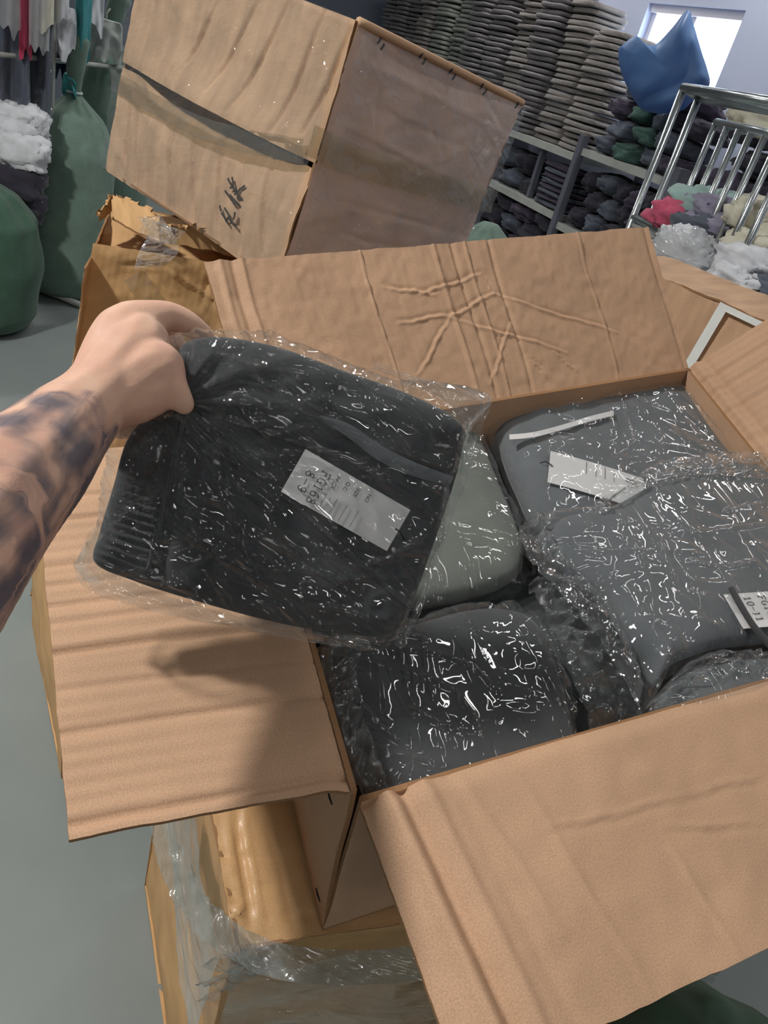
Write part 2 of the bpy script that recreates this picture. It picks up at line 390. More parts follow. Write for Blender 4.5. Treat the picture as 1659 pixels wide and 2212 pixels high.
def box(name, P0, ex, ey, ez, mat, parent=None, bev=.0, smooth=False):
    """parallelepiped from a corner and three edge vectors, optional bevel"""
    P0, ex, ey, ez = [np.array(q, float) for q in (P0, ex, ey, ez)]
    V = [P0+a*ex+b*ey+c*ez for c in (0, 1) for b in (0, 1) for a in (0, 1)]
    fs = [(0, 2, 3, 1), (4, 5, 7, 6), (0, 1, 5, 4), (2, 6, 7, 3), (0, 4, 6, 2), (1, 3, 7, 5)]
    if np.cross(ex, ey)@ez < 0: fs = [f[::-1] for f in fs]
    lens = [np.linalg.norm(q) for q in (ex, ey, ez)]
    o = obj(name, V, fs, mat, parent, smooth, uv=[(a*lens[0]+c*lens[2], b*lens[1]+c*lens[2]*.3) for c in (0, 1) for b in (0, 1) for a in (0, 1)])
    if bev:
        bm = bmesh.new(); bm.from_mesh(o.data); bmesh.ops.bevel(bm, geom=bm.edges[:]+bm.verts[:], offset=bev, segments=2, affect='EDGES', profile=.5); bm.to_mesh(o.data); bm.free()
    return o
def ribbon(name, polylines, n, w, mat, parent=None, lift=.0006, thick=.0003, curve_min=3):
    """flat ink strokes: each polyline becomes a thin raised strip on a surface with normal n"""
    n = unit(n); V = []; fs = []
    for pl in polylines:
        P = np.array(pl, float)
        if len(P) >= curve_min: P = catmull(P, len(P)*5, False)
        T = np.gradient(P, axis=0); S = np.cross(n, T); S /= np.linalg.norm(S, axis=1)[:, None]+1e-12
        b = len(V)
        for p_, s_ in zip(P, S): V += [p_+s_*w/2+n*lift, p_-s_*w/2+n*lift, p_-s_*w/2+n*(lift+thick), p_+s_*w/2+n*(lift+thick)]
        m = len(P)
        for i in range(m-1):
            for q in range(4): fs.append((b+i*4+q, b+i*4+(q+1) % 4, b+(i+1)*4+(q+1) % 4, b+(i+1)*4+q))
        fs += [(b+3, b+2, b+1, b), (b+(m-1)*4, b+(m-1)*4+1, b+(m-1)*4+2, b+(m-1)*4+3)]
    return obj(name, V, fs, mat, parent, False)

def sph(name, centre, radii, mat, parent=None, seed=0, nlat=26, nlon=40, amp=.25, scale=3.0, rdg=.15, flat=2.5, yaw=0, fold_dir=None, tilt=(0, 0)):
    """crumpled bundle: superellipsoid with folds"""
    th = np.linspace(0, np.pi, nlat+1); ph = np.linspace(0, 2*np.pi, nlon, endpoint=False)
    T, Ph = np.meshgrid(th, ph, indexing='ij')
    sg = lambda x, e: np.sign(x)*np.abs(x)**e
    e = 2.0/flat
    D = np.stack([sg(np.sin(T), e)*sg(np.cos(Ph), e), sg(np.sin(T), e)*sg(np.sin(Ph), e), sg(np.cos(T), e)], -1).reshape(-1, 3)
    Q = D*scale+seed*3.7; warp = np.stack([vn(Q, seed), vn(Q+5, seed), vn(Q+11, seed)], 1)*.7
    k = 1+amp*fbm(Q*.7, seed+1, 2)*.5+rdg*ridge((Q+warp)*np.array([1, 1, 2.2]), seed+2, 2)*.5
    X = D*k[:, None]*np.array(radii)
    cy, sy = math.cos(yaw), math.sin(yaw)
    Rm = np.array([[cy, -sy, 0], [sy, cy, 0], [0, 0, 1]])
    tx, ty = tilt
    Rx = np.array([[1, 0, 0], [0, math.cos(tx), -math.sin(tx)], [0, math.sin(tx), math.cos(tx)]])
    Ry = np.array([[math.cos(ty), 0, math.sin(ty)], [0, 1, 0], [-math.sin(ty), 0, math.cos(ty)]])
    X = X@(Rm@Rx@Ry).T+np.array(centre)
    fs = []
    for i in range(nlat):
        for j in range(nlon):
            j2 = (j+1) % nlon; fs.append((i*nlon+j, (i+1)*nlon+j, (i+1)*nlon+j2, i*nlon+j2))
    o = obj(name, X, fs, mat, parent, True, uv=np.stack([Ph.ravel()*.1, T.ravel()*.2], 1))
    bm = bmesh.new(); bm.from_mesh(o.data); bmesh.ops.remove_doubles(bm, verts=bm.verts, dist=1e-5)
    bmesh.ops.recalc_face_normals(bm, faces=bm.faces); bm.to_mesh(o.data); bm.free()
    return o


def ridges_on(lines, q, a=.0030, w=.0016):
    """sharp creases of the film along pixel polylines lifted onto a surface: returns d(P)"""
    segs = []
    for l in lines:
        Pw = [q(*p) for p in l]
        segs += list(zip(Pw[:-1], Pw[1:]))
    def fn(P):
        d = np.zeros(len(P))
        for A, B in segs:
            v = B-A; t = ((P-A)@v/(v@v)).clip(0, 1); r = np.linalg.norm(P-A-t[:, None]*v, axis=1)
            d = np.maximum(d, a*np.exp(-(r/w)**2)*(.5+.5*np.sin(np.pi*t)))
        return d
    return fn

# ================================================================== the room
EA = np.array([math.sin(math.radians(-28)), math.cos(math.radians(-28)), 0]); EB = np.array([EA[1], -EA[0], 0])
EZ = np.array([0, 0, 1.0])
WALL_B = 3.9; BACK_A = 10.0; LEFT_B = -6.0; REAR_A = -7.0
def room(a, b, z=0.0): return a*EA+b*EB+z*EZ
def on_b(x, y, b):                       # pixel -> vertical plane parallel to the window wall, b metres from the camera
    r = ray(x, y); t = b/(r@EB); P = C+r*t; return P@EA, P[2]

def m_floor():
    m, t = nt('floor_epoxy'); tc = N(t, 'ShaderNodeTexCoord')
    n1 = N(t, 'ShaderNodeTexNoise'); n1.inputs['Scale'].default_value = 1.6; n1.inputs['Detail'].default_value = 6
    n2 = N(t, 'ShaderNodeTexNoise'); n2.inputs['Scale'].default_value = 60; n2.inputs['Detail'].default_value = 3
    mp = N(t, 'ShaderNodeMapping'); mp.inputs['Scale'].default_value = (1.0, 26, 1); mp.inputs['Rotation'].default_value = (0, 0, .35)
    n3 = N(t, 'ShaderNodeTexNoise'); n3.inputs['Scale'].default_value = 1.3; n3.inputs['Detail'].default_value = 2
    for q in (n1, n2): t.links.new(tc.outputs['Object'], q.inputs['Vector'])
    t.links.new(tc.outputs['Object'], mp.inputs[0]); t.links.new(mp.outputs[0], n3.inputs['Vector'])
    c = ramp(t, n1.outputs[0], [(.3, srgb(118, 126, 124)), (.7, srgb(136, 144, 141))])
    scr = ramp(t, n3.outputs[0], [(.70, (0, 0, 0, 1)), (.73, (.5, .5, .5, 1)), (.75, (0, 0, 0, 1))])
    c = mix(t, scr, c, srgb(186, 192, 190))
    sp = ramp(t, n2.outputs[0], [(.22, (1, 1, 1, 1)), (.25, (0, 0, 0, 1))])
    c = mix(t, math_(t, 'MULTIPLY', sp, .4), c, srgb(80, 84, 84))
    p = N(t, 'ShaderNodeBsdfPrincipled'); p.inputs['Roughness'].default_value = .42; t.links.new(c, p.inputs['Base Color'])
    out(t, p.outputs[0])
m_floor()
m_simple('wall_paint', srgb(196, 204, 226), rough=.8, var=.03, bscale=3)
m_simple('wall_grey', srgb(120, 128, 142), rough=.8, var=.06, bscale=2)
m_simple('ceiling_white', srgb(170, 172, 176), rough=.9, var=.02, bscale=2)
m_simple('window_frame', srgb(228, 226, 236), rough=.4, var=.02)
def m_glass():
    m, t = nt('window_glass'); tr = N(t, 'ShaderNodeBsdfTransparent'); tr.inputs[0].default_value = (.95, .97, .98, 1)
    g = N(t, 'ShaderNodeBsdfGlossy'); g.inputs['Roughness'].default_value = .02; s = N(t, 'ShaderNodeMixShader'); s.inputs[0].default_value = .06; t.links.new(tr.outputs[0], s.inputs[1]); t.links.new(g.outputs[0], s.inputs[2]); out(t, s.outputs[0])
m_glass()
def slab(name, a0, a1, b0, b1, z0, z1, mat, parent=None, bev=0):
    return box(name, room(a0, b0, z0), EA*(a1-a0), EB*(b1-b0), EZ*(z1-z0), mat, parent, bev)
struct(slab('floor', REAR_A-.2, BACK_A+.2, LEFT_B-.2, WALL_B+.25, -.1, 0, 'floor_epoxy'))
struct(slab('ceiling', REAR_A-.2, BACK_A+.2, LEFT_B-.2, WALL_B+.25, CEIL, CEIL+.1, 'ceiling_white'))
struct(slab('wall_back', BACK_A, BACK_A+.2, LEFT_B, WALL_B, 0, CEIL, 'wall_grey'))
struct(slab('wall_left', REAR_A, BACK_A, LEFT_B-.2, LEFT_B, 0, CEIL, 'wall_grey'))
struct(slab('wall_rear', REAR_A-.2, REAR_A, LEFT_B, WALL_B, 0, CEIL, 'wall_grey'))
# window opening in the right-hand wall
wa_r, wz_t = on_b(1612, 22, WALL_B); _, wz_b = on_b(1503, 262, WALL_B); wa_l, _ = on_b(1362, 120, WALL_B)
wa0, wa1 = min(wa_r, wa_l), max(wa_r, wa_l)
WT = .22
pcs = [(REAR_A, wa0, 0, CEIL), (wa1, BACK_A, 0, CEIL), (wa0, wa1, 0, wz_b), (wa0, wa1, wz_t, CEIL)]
V = []; fs = []
for a0, a1, z0, z1 in pcs:
    b = len(V)
    V += [room(a, bb, z) for z in (z0, z1) for bb in (WALL_B, WALL_B+WT) for a in (a0, a1)]
    fs += [tuple(b+q for q in f) for f in ((0, 2, 3, 1), (4, 5, 7, 6), (0, 1, 5, 4), (2, 6, 7, 3), (0, 4, 6, 2), (1, 3, 7, 5))]
struct(obj('wall_right', V, fs, 'wall_paint', None, False))
wroot = empty('window_1', room((wa0+wa1)/2, WALL_B+.1, wz_b)); struct(wroot)
bw = .05; wb0, wb1 = WALL_B+.06, WALL_B+.12
slab('window_frame', wa0, wa1, wb0, wb1, wz_b, wz_b+bw, 'window_frame', wroot); slab('window_frame', wa0, wa1, wb0-.03, wb1, wz_t-bw, wz_t, 'window_frame', wroot)
slab('window_frame', wa0, wa0+bw, wb0, wb1, wz_b+bw, wz_t-bw, 'window_frame', wroot); slab('window_frame', wa1-bw, wa1, wb0, wb1, wz_b+bw, wz_t-bw, 'window_frame', wroot)
mid = on_b(1497, 60, WALL_B+.08)[0]
slab('mullion', mid-.025, mid+.025, wb0, wb1, wz_b+bw, wz_t-bw, 'window_frame', wroot)
slab('pane', wa0+bw, mid-.025, WALL_B+.085, WALL_B+.09, wz_b+bw, wz_t-bw, 'window_glass', wroot)
slab('pane', mid+.025, wa1-bw, WALL_B+.085, WALL_B+.09, wz_b+bw, wz_t-bw, 'window_glass', wroot)
pd = bpy.data.lights.new('window_portal', 'AREA'); pd.shape = 'RECTANGLE'; pd.size = wa1-wa0; pd.size_y = wz_t-wz_b; pd.cycles.is_portal = True
po = bpy.data.objects.new('window_portal', pd); COL.objects.link(po)
pm = Matrix.Identity(4)
for i in range(3): pm[i][0], pm[i][1], pm[i][2], pm[i][3] = EA[i], EZ[i], EB[i], room((wa0+wa1)/2, WALL_B+.15, (wz_b+wz_t)/2)[i]
po.matrix_world = pm; po.parent = wroot; po.matrix_parent_inverse = Matrix.Translation(-Vector(wroot.location))

# ceiling lamps (above the frame)
m_simple('lamp_white', srgb(235, 235, 232), rough=.4, var=.01)
where = ['above the left side of the open carton', 'over the middle of the shop floor', 'over the strapped carton, added for film glints', 'far back on the left', 'over the shelf of folded clothes', 'straight over the open carton, added for film glints', 'far back by the shelves', 'just behind the photographer, added for film glints', 'behind the photographer on the left, added for glints', 'behind the photographer on the right, added for glints', 'far behind the photographer, added for glints', 'to the right of the open carton, added as fill']
for (x, y, pw, yaw, kind), lo, wt in zip(LAMPS, LAMP_LIGHTS, where):
    d = np.array([math.cos(math.radians(yaw)), math.sin(math.radians(yaw)), 0]); e = np.array([-d[1], d[0], 0])
    lt = empty('ceiling_lamp', (x, y, CEIL), ('round high-bay lamp' if kind == 'disc' else 'white tube lamp')+' fixed to the ceiling '+wt, 'lamp', 'ceiling lamps')
    if kind != 'disc':
        box('housing', np.array([x, y, CEIL-.08])-d*.63-e*.07, d*1.26, e*.14, EZ*.08, 'lamp_white', lt, .006)
        for s_ in (-1, 1): box('end_cap', np.array([x, y, CEIL-.13])+d*(s_*.615)-d*.012-e*.06, d*.024, e*.12, EZ*.05, 'lamp_white', lt)
    else:
        tube('stem', [(x, y, CEIL-.09), (x, y, CEIL)], .02, 'lamp_white', lt, 12)
        tube('shade', [(x, y, CEIL-.25), (x, y, CEIL-.22), (x, y, CEIL-.15), (x, y, CEIL-.09)], [.18, .175, .12, .06], 'lamp_white', lt, 32)
    lo.parent = lt; lo.matrix_parent_inverse = Matrix.Translation(-Vector(lt.location))

# ================================================================== the open carton
S = .857
_zc = _basis(math.radians(46), ROLL); NR = _zc[0][2]*R_+_zc[1][2]*U_+_zc[2][2]*F_        # normal of the tipped rim
FLd = .60
rim = plane(at(760, 1700, FLd), NR)
FL, BL, BR = rim(760, 1700), rim(545, 945), rim(1487, 795)
_a, _b, _r2 = rim(785, 1718), rim(1659, 1465), rim(1659, 1010)
_A = np.stack([unit(_r2-BR), -unit(_b-_a)], 1); _t = np.linalg.lstsq(_A, _a-BR, rcond=None)[0]; FR = BR+_t[0]*unit(_r2-BR)
DN = at(697, 2010, .91*S)-FL
def level(off): return plane(FL+NR*off, NR)

oc = empty('open_carton', (FL+FR+BL+BR)/4+DN, 'open brown carton with four spread flaps, full of bagged grey clothes', 'carton')
T = .005
def wallfn(seed, k=1.0):
    def fn(U, V, lu, lv):
        P = np.stack([U*9, V*9, U*0+seed], -1)
        return k*(.004*vn(P, seed)*np.sin(np.pi*(V/lv).clip(0, 1)))
    return fn
panel('side_panel', _a+DN*.035, FR+DN*.035, FR+DN, FL+DN, .012, T, 'cardboard_kraft', oc, wallfn(1), out_n=-(BL-FL))
panel('side_panel', BL+DN*.012, FL+DN*.02, FL+DN, BL+DN, .010, T, 'cardboard_kraft', oc, wallfn(2), out_n=-(BR-BL))
panel('side_panel', BR, BL, BL+DN, BR+DN, .012, T, 'cardboard_kraft', oc, wallfn(3), out_n=(BL-FL))
panel('side_panel', FR, BR, BR+DN, FR+DN, .012, T, 'cardboard_kraft', oc, wallfn(4), out_n=(BR-BL))
ins = NR*.006
panel('bottom_panel', FL+DN+ins, FR+DN+ins, BR+DN+ins, BL+DN+ins, .05, T, 'cardboard_kraft', oc, out_n=NR)

# left flap: ribbed, lying out almost level
LFa, LFb = at(150, 1805, .60*S), at(72, 985, .905*S)
def left_disp(U, V, lu, lv):
    f = U/lu
    d = .0006*np.sin(U*2*np.pi/.0135+1.3*vn(np.stack([U*10, V*6, U*0], -1), 3))*(.55+.45*vn(np.stack([U*14, V*9, U*0], -1), 5))
    for x0, a in ((.025, .004), (.205, .0035), (.375, .004), (.395, -.0015), (.50, .0035), (.615, .003), (.76, .003), (.835, .0025), (.29, .0015), (.455, .0015), (.56, .0015)):
        d = d-a*groove(f, x0+.006*vn(np.stack([V*9, U*0, U*0+x0*50], -1), 2), .007)
    d = d+.004*vn(np.stack([U*6, V*6, U*0], -1), 8)
    d = d-.012*((V/lv)**3)*(1-f)*.5
    d = d-.006*np.exp(-(V/.010)**2)
    return d
lfl = panel('flap', FL+NR*.002, BL+NR*.002, LFb, LFa, .0026, .0048, 'cardboard_ribbed', oc, left_disp, out_n=NR, ragged=.0007, seed=4)
lfl['label'] = 'ribbed left flap lying out flat under the held bag'

# back flap: standing up behind, creased
BFa, BFb = at(440, 570, 1.02*S), at(1400, 490, 1.31*S)
BFn = unit(np.cross(BR-BL, BFa-BL)); BFn = BFn if BFn@(C-BL) > 0 else -BFn
bfp = plane(BL, BFn); bu = unit(BR-BL); bv = unit(BFa-BL-bu*((BFa-BL)@bu))
def buv(x, y): P = bfp(x, y)-BL; return (P@bu, P@bv)
crk = [((970, 690), (905, 810)), ((970, 690), (1225, 762)), ((905, 640), (1035, 600)), ((1060, 640), (1330, 722)), ((830, 625), (940, 640)), ((1035, 600), (1080, 660)),
       ((1100, 700), (1060, 830)), ((860, 700), (985, 680)), ((1140, 770), (1180, 810)), ((1195, 760), (1245, 800)), ((970, 690), (1060, 640))]
crk = [(buv(*p), buv(*q)) for p, q in crk]
vl = [(buv(935, 545)[0], 1, .0030), (buv(975, 545)[0], -1, .0028), (buv(1052, 540)[0], -1, .0026), (buv(985, 545)[0]+.012, 1, .0015), (buv(478, 570)[0], 1, .004), (buv(505, 570)[0], -1, .004), (buv(525, 570)[0], 1, .003), (buv(1372, 500)[0], -1, .004), (buv(1385, 495)[0], 1, .003), (buv(780, 560)[0], 1, .001), (buv(1235, 520)[0], 1, .001)]
def back_disp(U, V, lu, lv):
    d = .0010*vn(np.stack([U*24, V*24, U*0], -1), 3)+.0006*vn(np.stack([U*110, V*90, U*0], -1), 9)+.006*vn(np.stack([U*4, V*5, U*0], -1), 12)
    d = d+.00008*np.sin(U*2*np.pi/.011+vn(np.stack([U*8, V*8, U*0], -1), 1))
    for x0, s_, w in vl: d = d+s_*.0030*groove(U, x0+.002*np.sin(V*30), w)*(.4+.6*(V/lv).clip(0, 1)**.3)
    for p, q in crk: d = d+.0024*seg_groove(U, V, p, q, .0020)-.0014*seg_groove(U, V-.0035, p, q, .0030)
    return d
bfl = panel('flap', BL, BR, BFb, BFa, .0019, .0048, 'cardboard_kraft', oc, back_disp, out_n=BFn, ragged=.0007, seed=6)
bfl['label'] = 'creased back flap standing up behind the bags'

# front flap: hanging towards the viewer
FFa = at(1010, 2350, .56*S); FFb = FR+(FFa-_a)+NR*(-.03)
FFn = unit(np.cross(FR-_a, FFa-_a)); FFn = FFn if FFn[2] > 0 else -FFn
ffp = plane(_a, FFn); fu = unit(FR-_a); fv = unit(FFa-_a-fu*((FFa-_a)@fu))
def fuv(x, y): P = ffp(x, y)-_a; return (P@fu, P@fv)
fck = [((1270, 1775), (1500, 1710)), ((1500, 1710), (1659, 1668)), ((1180, 1790), (1330, 1755)), ((1440, 1785), (1659, 1770))]
fck = [(fuv(*p), fuv(*q)) for p, q in fck]
fvl = [((1000, 1680), (1225, 2020)), ((1110, 1660), (1420, 2150)), ((1440, 1800), (1620, 2060))]
fvl = [(fuv(*p), fuv(*q)) for p, q in fvl]
def front_disp(U, V, lu, lv):
    d = .0008*vn(np.stack([U*60, V*60, U*0], -1), 3)+.0045*vn(np.stack([U*5, V*5, U*0], -1), 22)
    k = (V/lv).clip(0, 1)
    for x0, a, w in ((.020, .006, .006), (.034, -.007, .005), (.052, .004, .006), (.075, -.0015, .006)): d = d+a*groove(U, x0+.012*k, w)
    d = d-.012*np.exp(-(U/.014)**2)
    for p, q in fck: d = d+.0018*seg_groove(U, V, p, q, .0022)-.0012*seg_groove(U, V-.0035, p, q, .003)
    for p, q in fvl: d = d+.0016*seg_groove(U, V, p, q, .0035)
    d = d-.006*np.exp(-(V/.008)**2)
    return d
ffl = panel('flap', _a, FR, FFb, FFa, .003, .0048, 'cardboard_kraft', oc, front_disp, out_n=FFn, ragged=.0007, seed=8)
ffl['label'] = 'front flap folded down towards the viewer'

# right flap: leaning out to the right
RFa = at(1800, 600, 1.20*S); RFb = FR+(RFa-BR)
RFn = unit(np.cross(FR-BR, RFa-BR)); RFn = RFn if RFn@(C-BR) > 0 else -RFn
def right_disp(U, V, lu, lv):
    d = .0006*np.sin(U*2*np.pi/.013+vn(np.stack([U*10, V*6, U*0], -1), 3))
    for x0 in (.035, .06, .10, .16): d = d-.003*groove(U, x0, .004)
    return d+.003*vn(np.stack([U*6, V*6, U*0], -1), 8)+.004*np.exp(-((V-.012)/.006)**2)-.003*np.exp(-((V-.022)/.005)**2)
rfl = panel('flap', BR, FR, RFb, RFa, .0035, .0048, 'cardboard_ribbed', oc, right_disp, out_n=RFn, ragged=.0007, seed=11)
rfl['label'] = 'ribbed right flap leaning outwards'
# staples down the joint of the left side, beside the near corner
wl = plane(FL, unit(np.cross(BL-FL, DN))); wn = unit(np.cross(BL-FL, DN)); wn = wn if wn@(BL-BR) > 0 else -wn
for x, y in ((716, 1722), (703, 1808), (696, 1872), (690, 1932)):
    p0, p1 = wl(x-4, y-14), wl(x+4, y+14)
    tube('staple', [p0+wn*.001, p0+wn*.0014, (p0+p1)/2+wn*.0018, p1+wn*.0014, p1+wn*.001], .0009, 'cord_black', oc, 6)

# ================================================================== bagged clothes
GLY = {'F': [[(.1, 0), (.1, 1)], [(-.05, 1), (.75, 1), (.75, .82)], [(.1, .52), (.55, .52)], [(.55, .62), (.55, .42)], [(-.05, 0), (.28, 0)]],
       'G': [[(.75, .78), (.6, .97), (.35, 1), (.1, .78), (.05, .45), (.15, .12), (.38, 0), (.62, .06), (.7, .2)], [(.7, 0), (.7, .42)], [(.5, .42), (.85, .42)]],
       '1': [[(.18, .82), (.4, 1)], [(.4, 1), (.4, 0)], [(.18, 0), (.62, 0)]],
       '6': [[(.7, .86), (.5, 1), (.28, .92), (.1, .6), (.1, .28), (.25, .04), (.45, 0), (.68, .14), (.72, .34), (.58, .54), (.4, .58), (.2, .48), (.1, .3)]],
       '8': [[(.4, .54), (.18, .66), (.14, .82), (.28, .98), (.42, 1), (.6, .94), (.68, .8), (.6, .64), (.4, .54), (.16, .42), (.06, .24), (.16, .06), (.4, 0), (.64, .06), (.74, .24), (.64, .42), (.4, .54)]],
       '9': [[(.1, .14), (.3, 0), (.52, .08), (.7, .4), (.7, .72), (.55, .96), (.35, 1), (.12, .86), (.08, .66), (.22, .46), (.4, .42), (.6, .52), (.7, .7)]],
       '0': [[(.4, 1), (.16, .84), (.08, .5), (.16, .16), (.4, 0), (.64, .16), (.72, .5), (.64, .84), (.4, 1)]],
       '-': [[(.05, .45), (.85, .45)]]}
def glyphs(text, x, y, h, adv):
    """strokes of a line of lettering in tag coordinates (metres)"""
    r = []
    for i, ch in enumerate(text):
        for st in GLY.get(ch, []): r.append([(x+i*adv+px*h*.8, y+py*h) for px, py in st])
    return r
def small_text(s, size):
    cu = bpy.data.curves.new('txt', 'FONT'); cu.body = s; cu.size = size
    o = bpy.data.objects.new('txt', cu); COL.objects.link(o); dg = bpy.context.evaluated_depsgraph_get(); dg.update()
    me = bpy.data.meshes.new_from_object(o.evaluated_get(dg)); v = [tuple(q.co)[:2] for q in me.vertices]; f = [tuple(p.vertices) for p in me.polygons]
    bpy.data.objects.remove(o); bpy.data.meshes.remove(me); bpy.data.curves.remove(cu)
    return v, f
def price_tag(p00, p10, p01, n, parent, lines, big, hole=True):
    """hang tag: p00->p10 = reading direction, p00->p01 = up; n towards the viewer"""
    p00, p10, p01 = [np.array(q, float) for q in (p00, p10, p01)]; n = unit(n)
    x = p10-p00; y = p01-p00; w, h = np.linalg.norm(x), np.linalg.norm(y); x = x/w; y = unit(y-x*(y@x))
    nu, nv = 10, 24
    u, v = np.meshgrid(np.linspace(0, w, nu), np.linspace(0, h, nv), indexing='ij')
    bow = .0016*np.sin(np.pi*v/h)
    Pf = p00+u[..., None]*x+v[..., None]*y+n*bow[..., None]; Pb = Pf-n*.0005
    flip = np.cross(x, y)@n < 0
    g = grid_solid('price_tag', Pf[::-1] if flip else Pf, Pb[::-1] if flip else Pb, 'tag_paper', parent, smooth=True)
    loc = lambda a, b: p00+a*x+b*y+n*(.0016*math.sin(math.pi*min(max(b/h, 0), 1))+.0002)
    st = []
    for s_, (uu, vv, hh, ad) in big: st += glyphs(s_, uu*w, vv*h, hh*w, ad*w)
    if st: ribbon('lettering', [[loc(*q) for q in l] for l in st], n, .0150*w, 'ink_black', g, curve_min=5)
    if lines:
        V = []; fs = []
        for word, vv in lines:
            v_, f_ = small_text(word, .115*w); b = len(V)
            V += [loc(q[0]+.14*w, q[1]+vv*h)+n*.0004 for q in v_]; fs += [tuple(b+i for i in f) for f in f_]
        obj('small_print', V, fs, 'ink_black', g, False)
        for word, vv in lines:
            ribbon('ruled_line', [[loc(.56*w, vv*h), loc(.76*w, vv*h), loc(.95*w, vv*h)]], n, .006*w, 'ink_black', g)
    if hole:
        hp = loc(.5*w, h*.965)
        tube('string', [hp+n*.001, hp+n*.003+y*.004, hp+y*.010+x*.004+n*.002, hp+y*.016+x*.002-n*.002], .0007, 'cord_black', g, 6)
    return g
LINES = [('PRICE', .325), ('Q.C:', .42), ('SIZE', .515), ('NO', .62)]

def cloth_wr(seed, amp=.004, sc=18, dirv=(1, .3), lam=.03):
    d = unit(dirv)
    def fn(P, uv, r, side):
        q = np.concatenate([uv*sc, np.full((len(uv), 1), seed+side)], 1)
        wv = vn(q*.5, seed+2)*.5
        fold = np.sin((uv@d)/lam*2*np.pi+wv*5)
        return (amp*fbm(q, seed, 2)+amp*.35*fold*(vn(q*.4, seed+4) > -.1))*(1-r**6)
    return fn
def film_wr(seed, amp=.004, sc=30, lift=.004, pinch=None, stretch=(1, 1)):
    def fn(P, uv, r, side):
        q = np.concatenate([uv*sc*np.array(stretch), np.full((len(uv), 1), seed*1.7+side)], 1)
        w = np.stack([vn(q, seed), vn(q+4, seed+1), q[:, 0]*0], 1)
        d = lift*(1-r**8)+amp*(ridge(q+w*.6, seed, 2)*.5+.3)+amp*.7*np.abs(vn(q*.35, seed+3))
        if pinch is not None:
            v = P-pinch; rad = np.linalg.norm(v, axis=1); e = v@R_, v@U_
            ang = np.arctan2(e[1], e[0]); wob = .25*vn(np.stack([rad*30, ang*2, ang*0], 1), seed+8)
            d = d+.0045*np.exp(-rad/.13)*np.maximum(0, np.cos((ang+wob)*26))**2*(rad > .008)
        return d*(1-.6*r**12)
    return fn

# ---- bags lying in the carton
def bag(px, off, label, hf, seed, mat, tagdef=None, inset=.93, film='film_box_bag', fdir=(1, .3), extra=None, hb=.030, tilt=(0, 0), fscale=1.0, creases=()):
    n = unit(NR+EA*tilt[0]+EB*tilt[1]); lv = level(off); base = np.mean([lv(*p) for p in px], axis=0); lv = plane(base, n)
    O = np.array([lv(*p) for p in px]); c = O.mean(0)
    root = empty('bagged_garment', c-n*hb, label, 'bagged clothes', 'bagged clothes packed in the open carton')
    gs = np.array([c+(q-c)*inset for q in O])
    pouch('folded_garment', gs, n, hf, hb, mat, root, 26, 120, 7, cloth_wr(seed, .0035, 16, fdir, .05))
    fw = film_wr(seed, .0030*fscale, 20, .004, stretch=(1, 1.9)); cf = ridges_on(creases, lv, .0048, .0022)
    f = pouch('plastic_film', O, n, hf+.002, hb+.004, film, root, 64, 320, 6, lambda P, uv, r, sd: fw(P, uv, r, sd)+(cf(P) if sd > 0 else 0), outline_jit=.006, seed=seed)
    if tagdef: tagdef(root, n, plane(c+n*(hf+.004), n))
    if extra: extra(root, n, plane(c+n*(hf+.004), n))
    return root
def tag_a(root, n, q):
    price_tag(q(1392, 1104), q(1390, 1034), q(1195, 1107), n, root, [('', .325), ('', .42), ('', .515), ('', .62)], [('8', (.70, .10, .20, .15))])
def tag_b(root, n, q):
    price_tag(q(1563, 1284), q(1606, 1358), q(1760, 1190), n, root, LINES, [('FG168', (.12, .235, .19, .155)), ('10-11', (.12, .125, .19, .15))])
def cord_b(root, n, q):
    tube('drawstring', catmull([q(1575, 1275)+n*.004, q(1592, 1310)+n*.005, q(1625, 1362)+n*.005, q(1680, 1420)+n*.003], 20, False), .0034, 'garment_charcoal', root, 8)
def band_a(root, n, q):
    pts = [(1100, 945), (1150, 940), (1210, 925), (1275, 905), (1325, 893)]
    L = [q(x, y-5)+n*.0012 for x, y in pts]; R2 = [q(x, y+6)+n*.0012 for x, y in pts]
    Pf = np.stack([catmull(L, 20, False), catmull(R2, 20, False)], 1); Pf = Pf if np.cross(Pf[1, 0]-Pf[0, 0], Pf[0, 1]-Pf[0, 0])@n > 0 else Pf[:, ::-1]
    grid_solid('cord_end', Pf, Pf-n*.001, 'tag_paper', root)
bag([(690, 1400), (770, 1330), (900, 1280), (1050, 1240), (1180, 1230), (1300, 1290), (1390, 1400), (1430, 1560), (1380, 1640), (1200, 1640), (900, 1660), (760, 1600)],
    -.105, 'dark bag of grey clothes wedged lowest between the front and right bags', .02, 31, 'garment_charcoal', fdir=(.2, 1))
bag([(640, 950), (760, 880), (900, 870), (1010, 885), (1050, 960), (1092, 1060), (1130, 1150), (1145, 1240), (1080, 1290), (900, 1330), (720, 1330), (630, 1200), (600, 1050)],
    -.060, 'green-grey bagged garment half hidden behind the held bag', .022, 32, 'garment_olive_grey', fdir=(.3, 1))
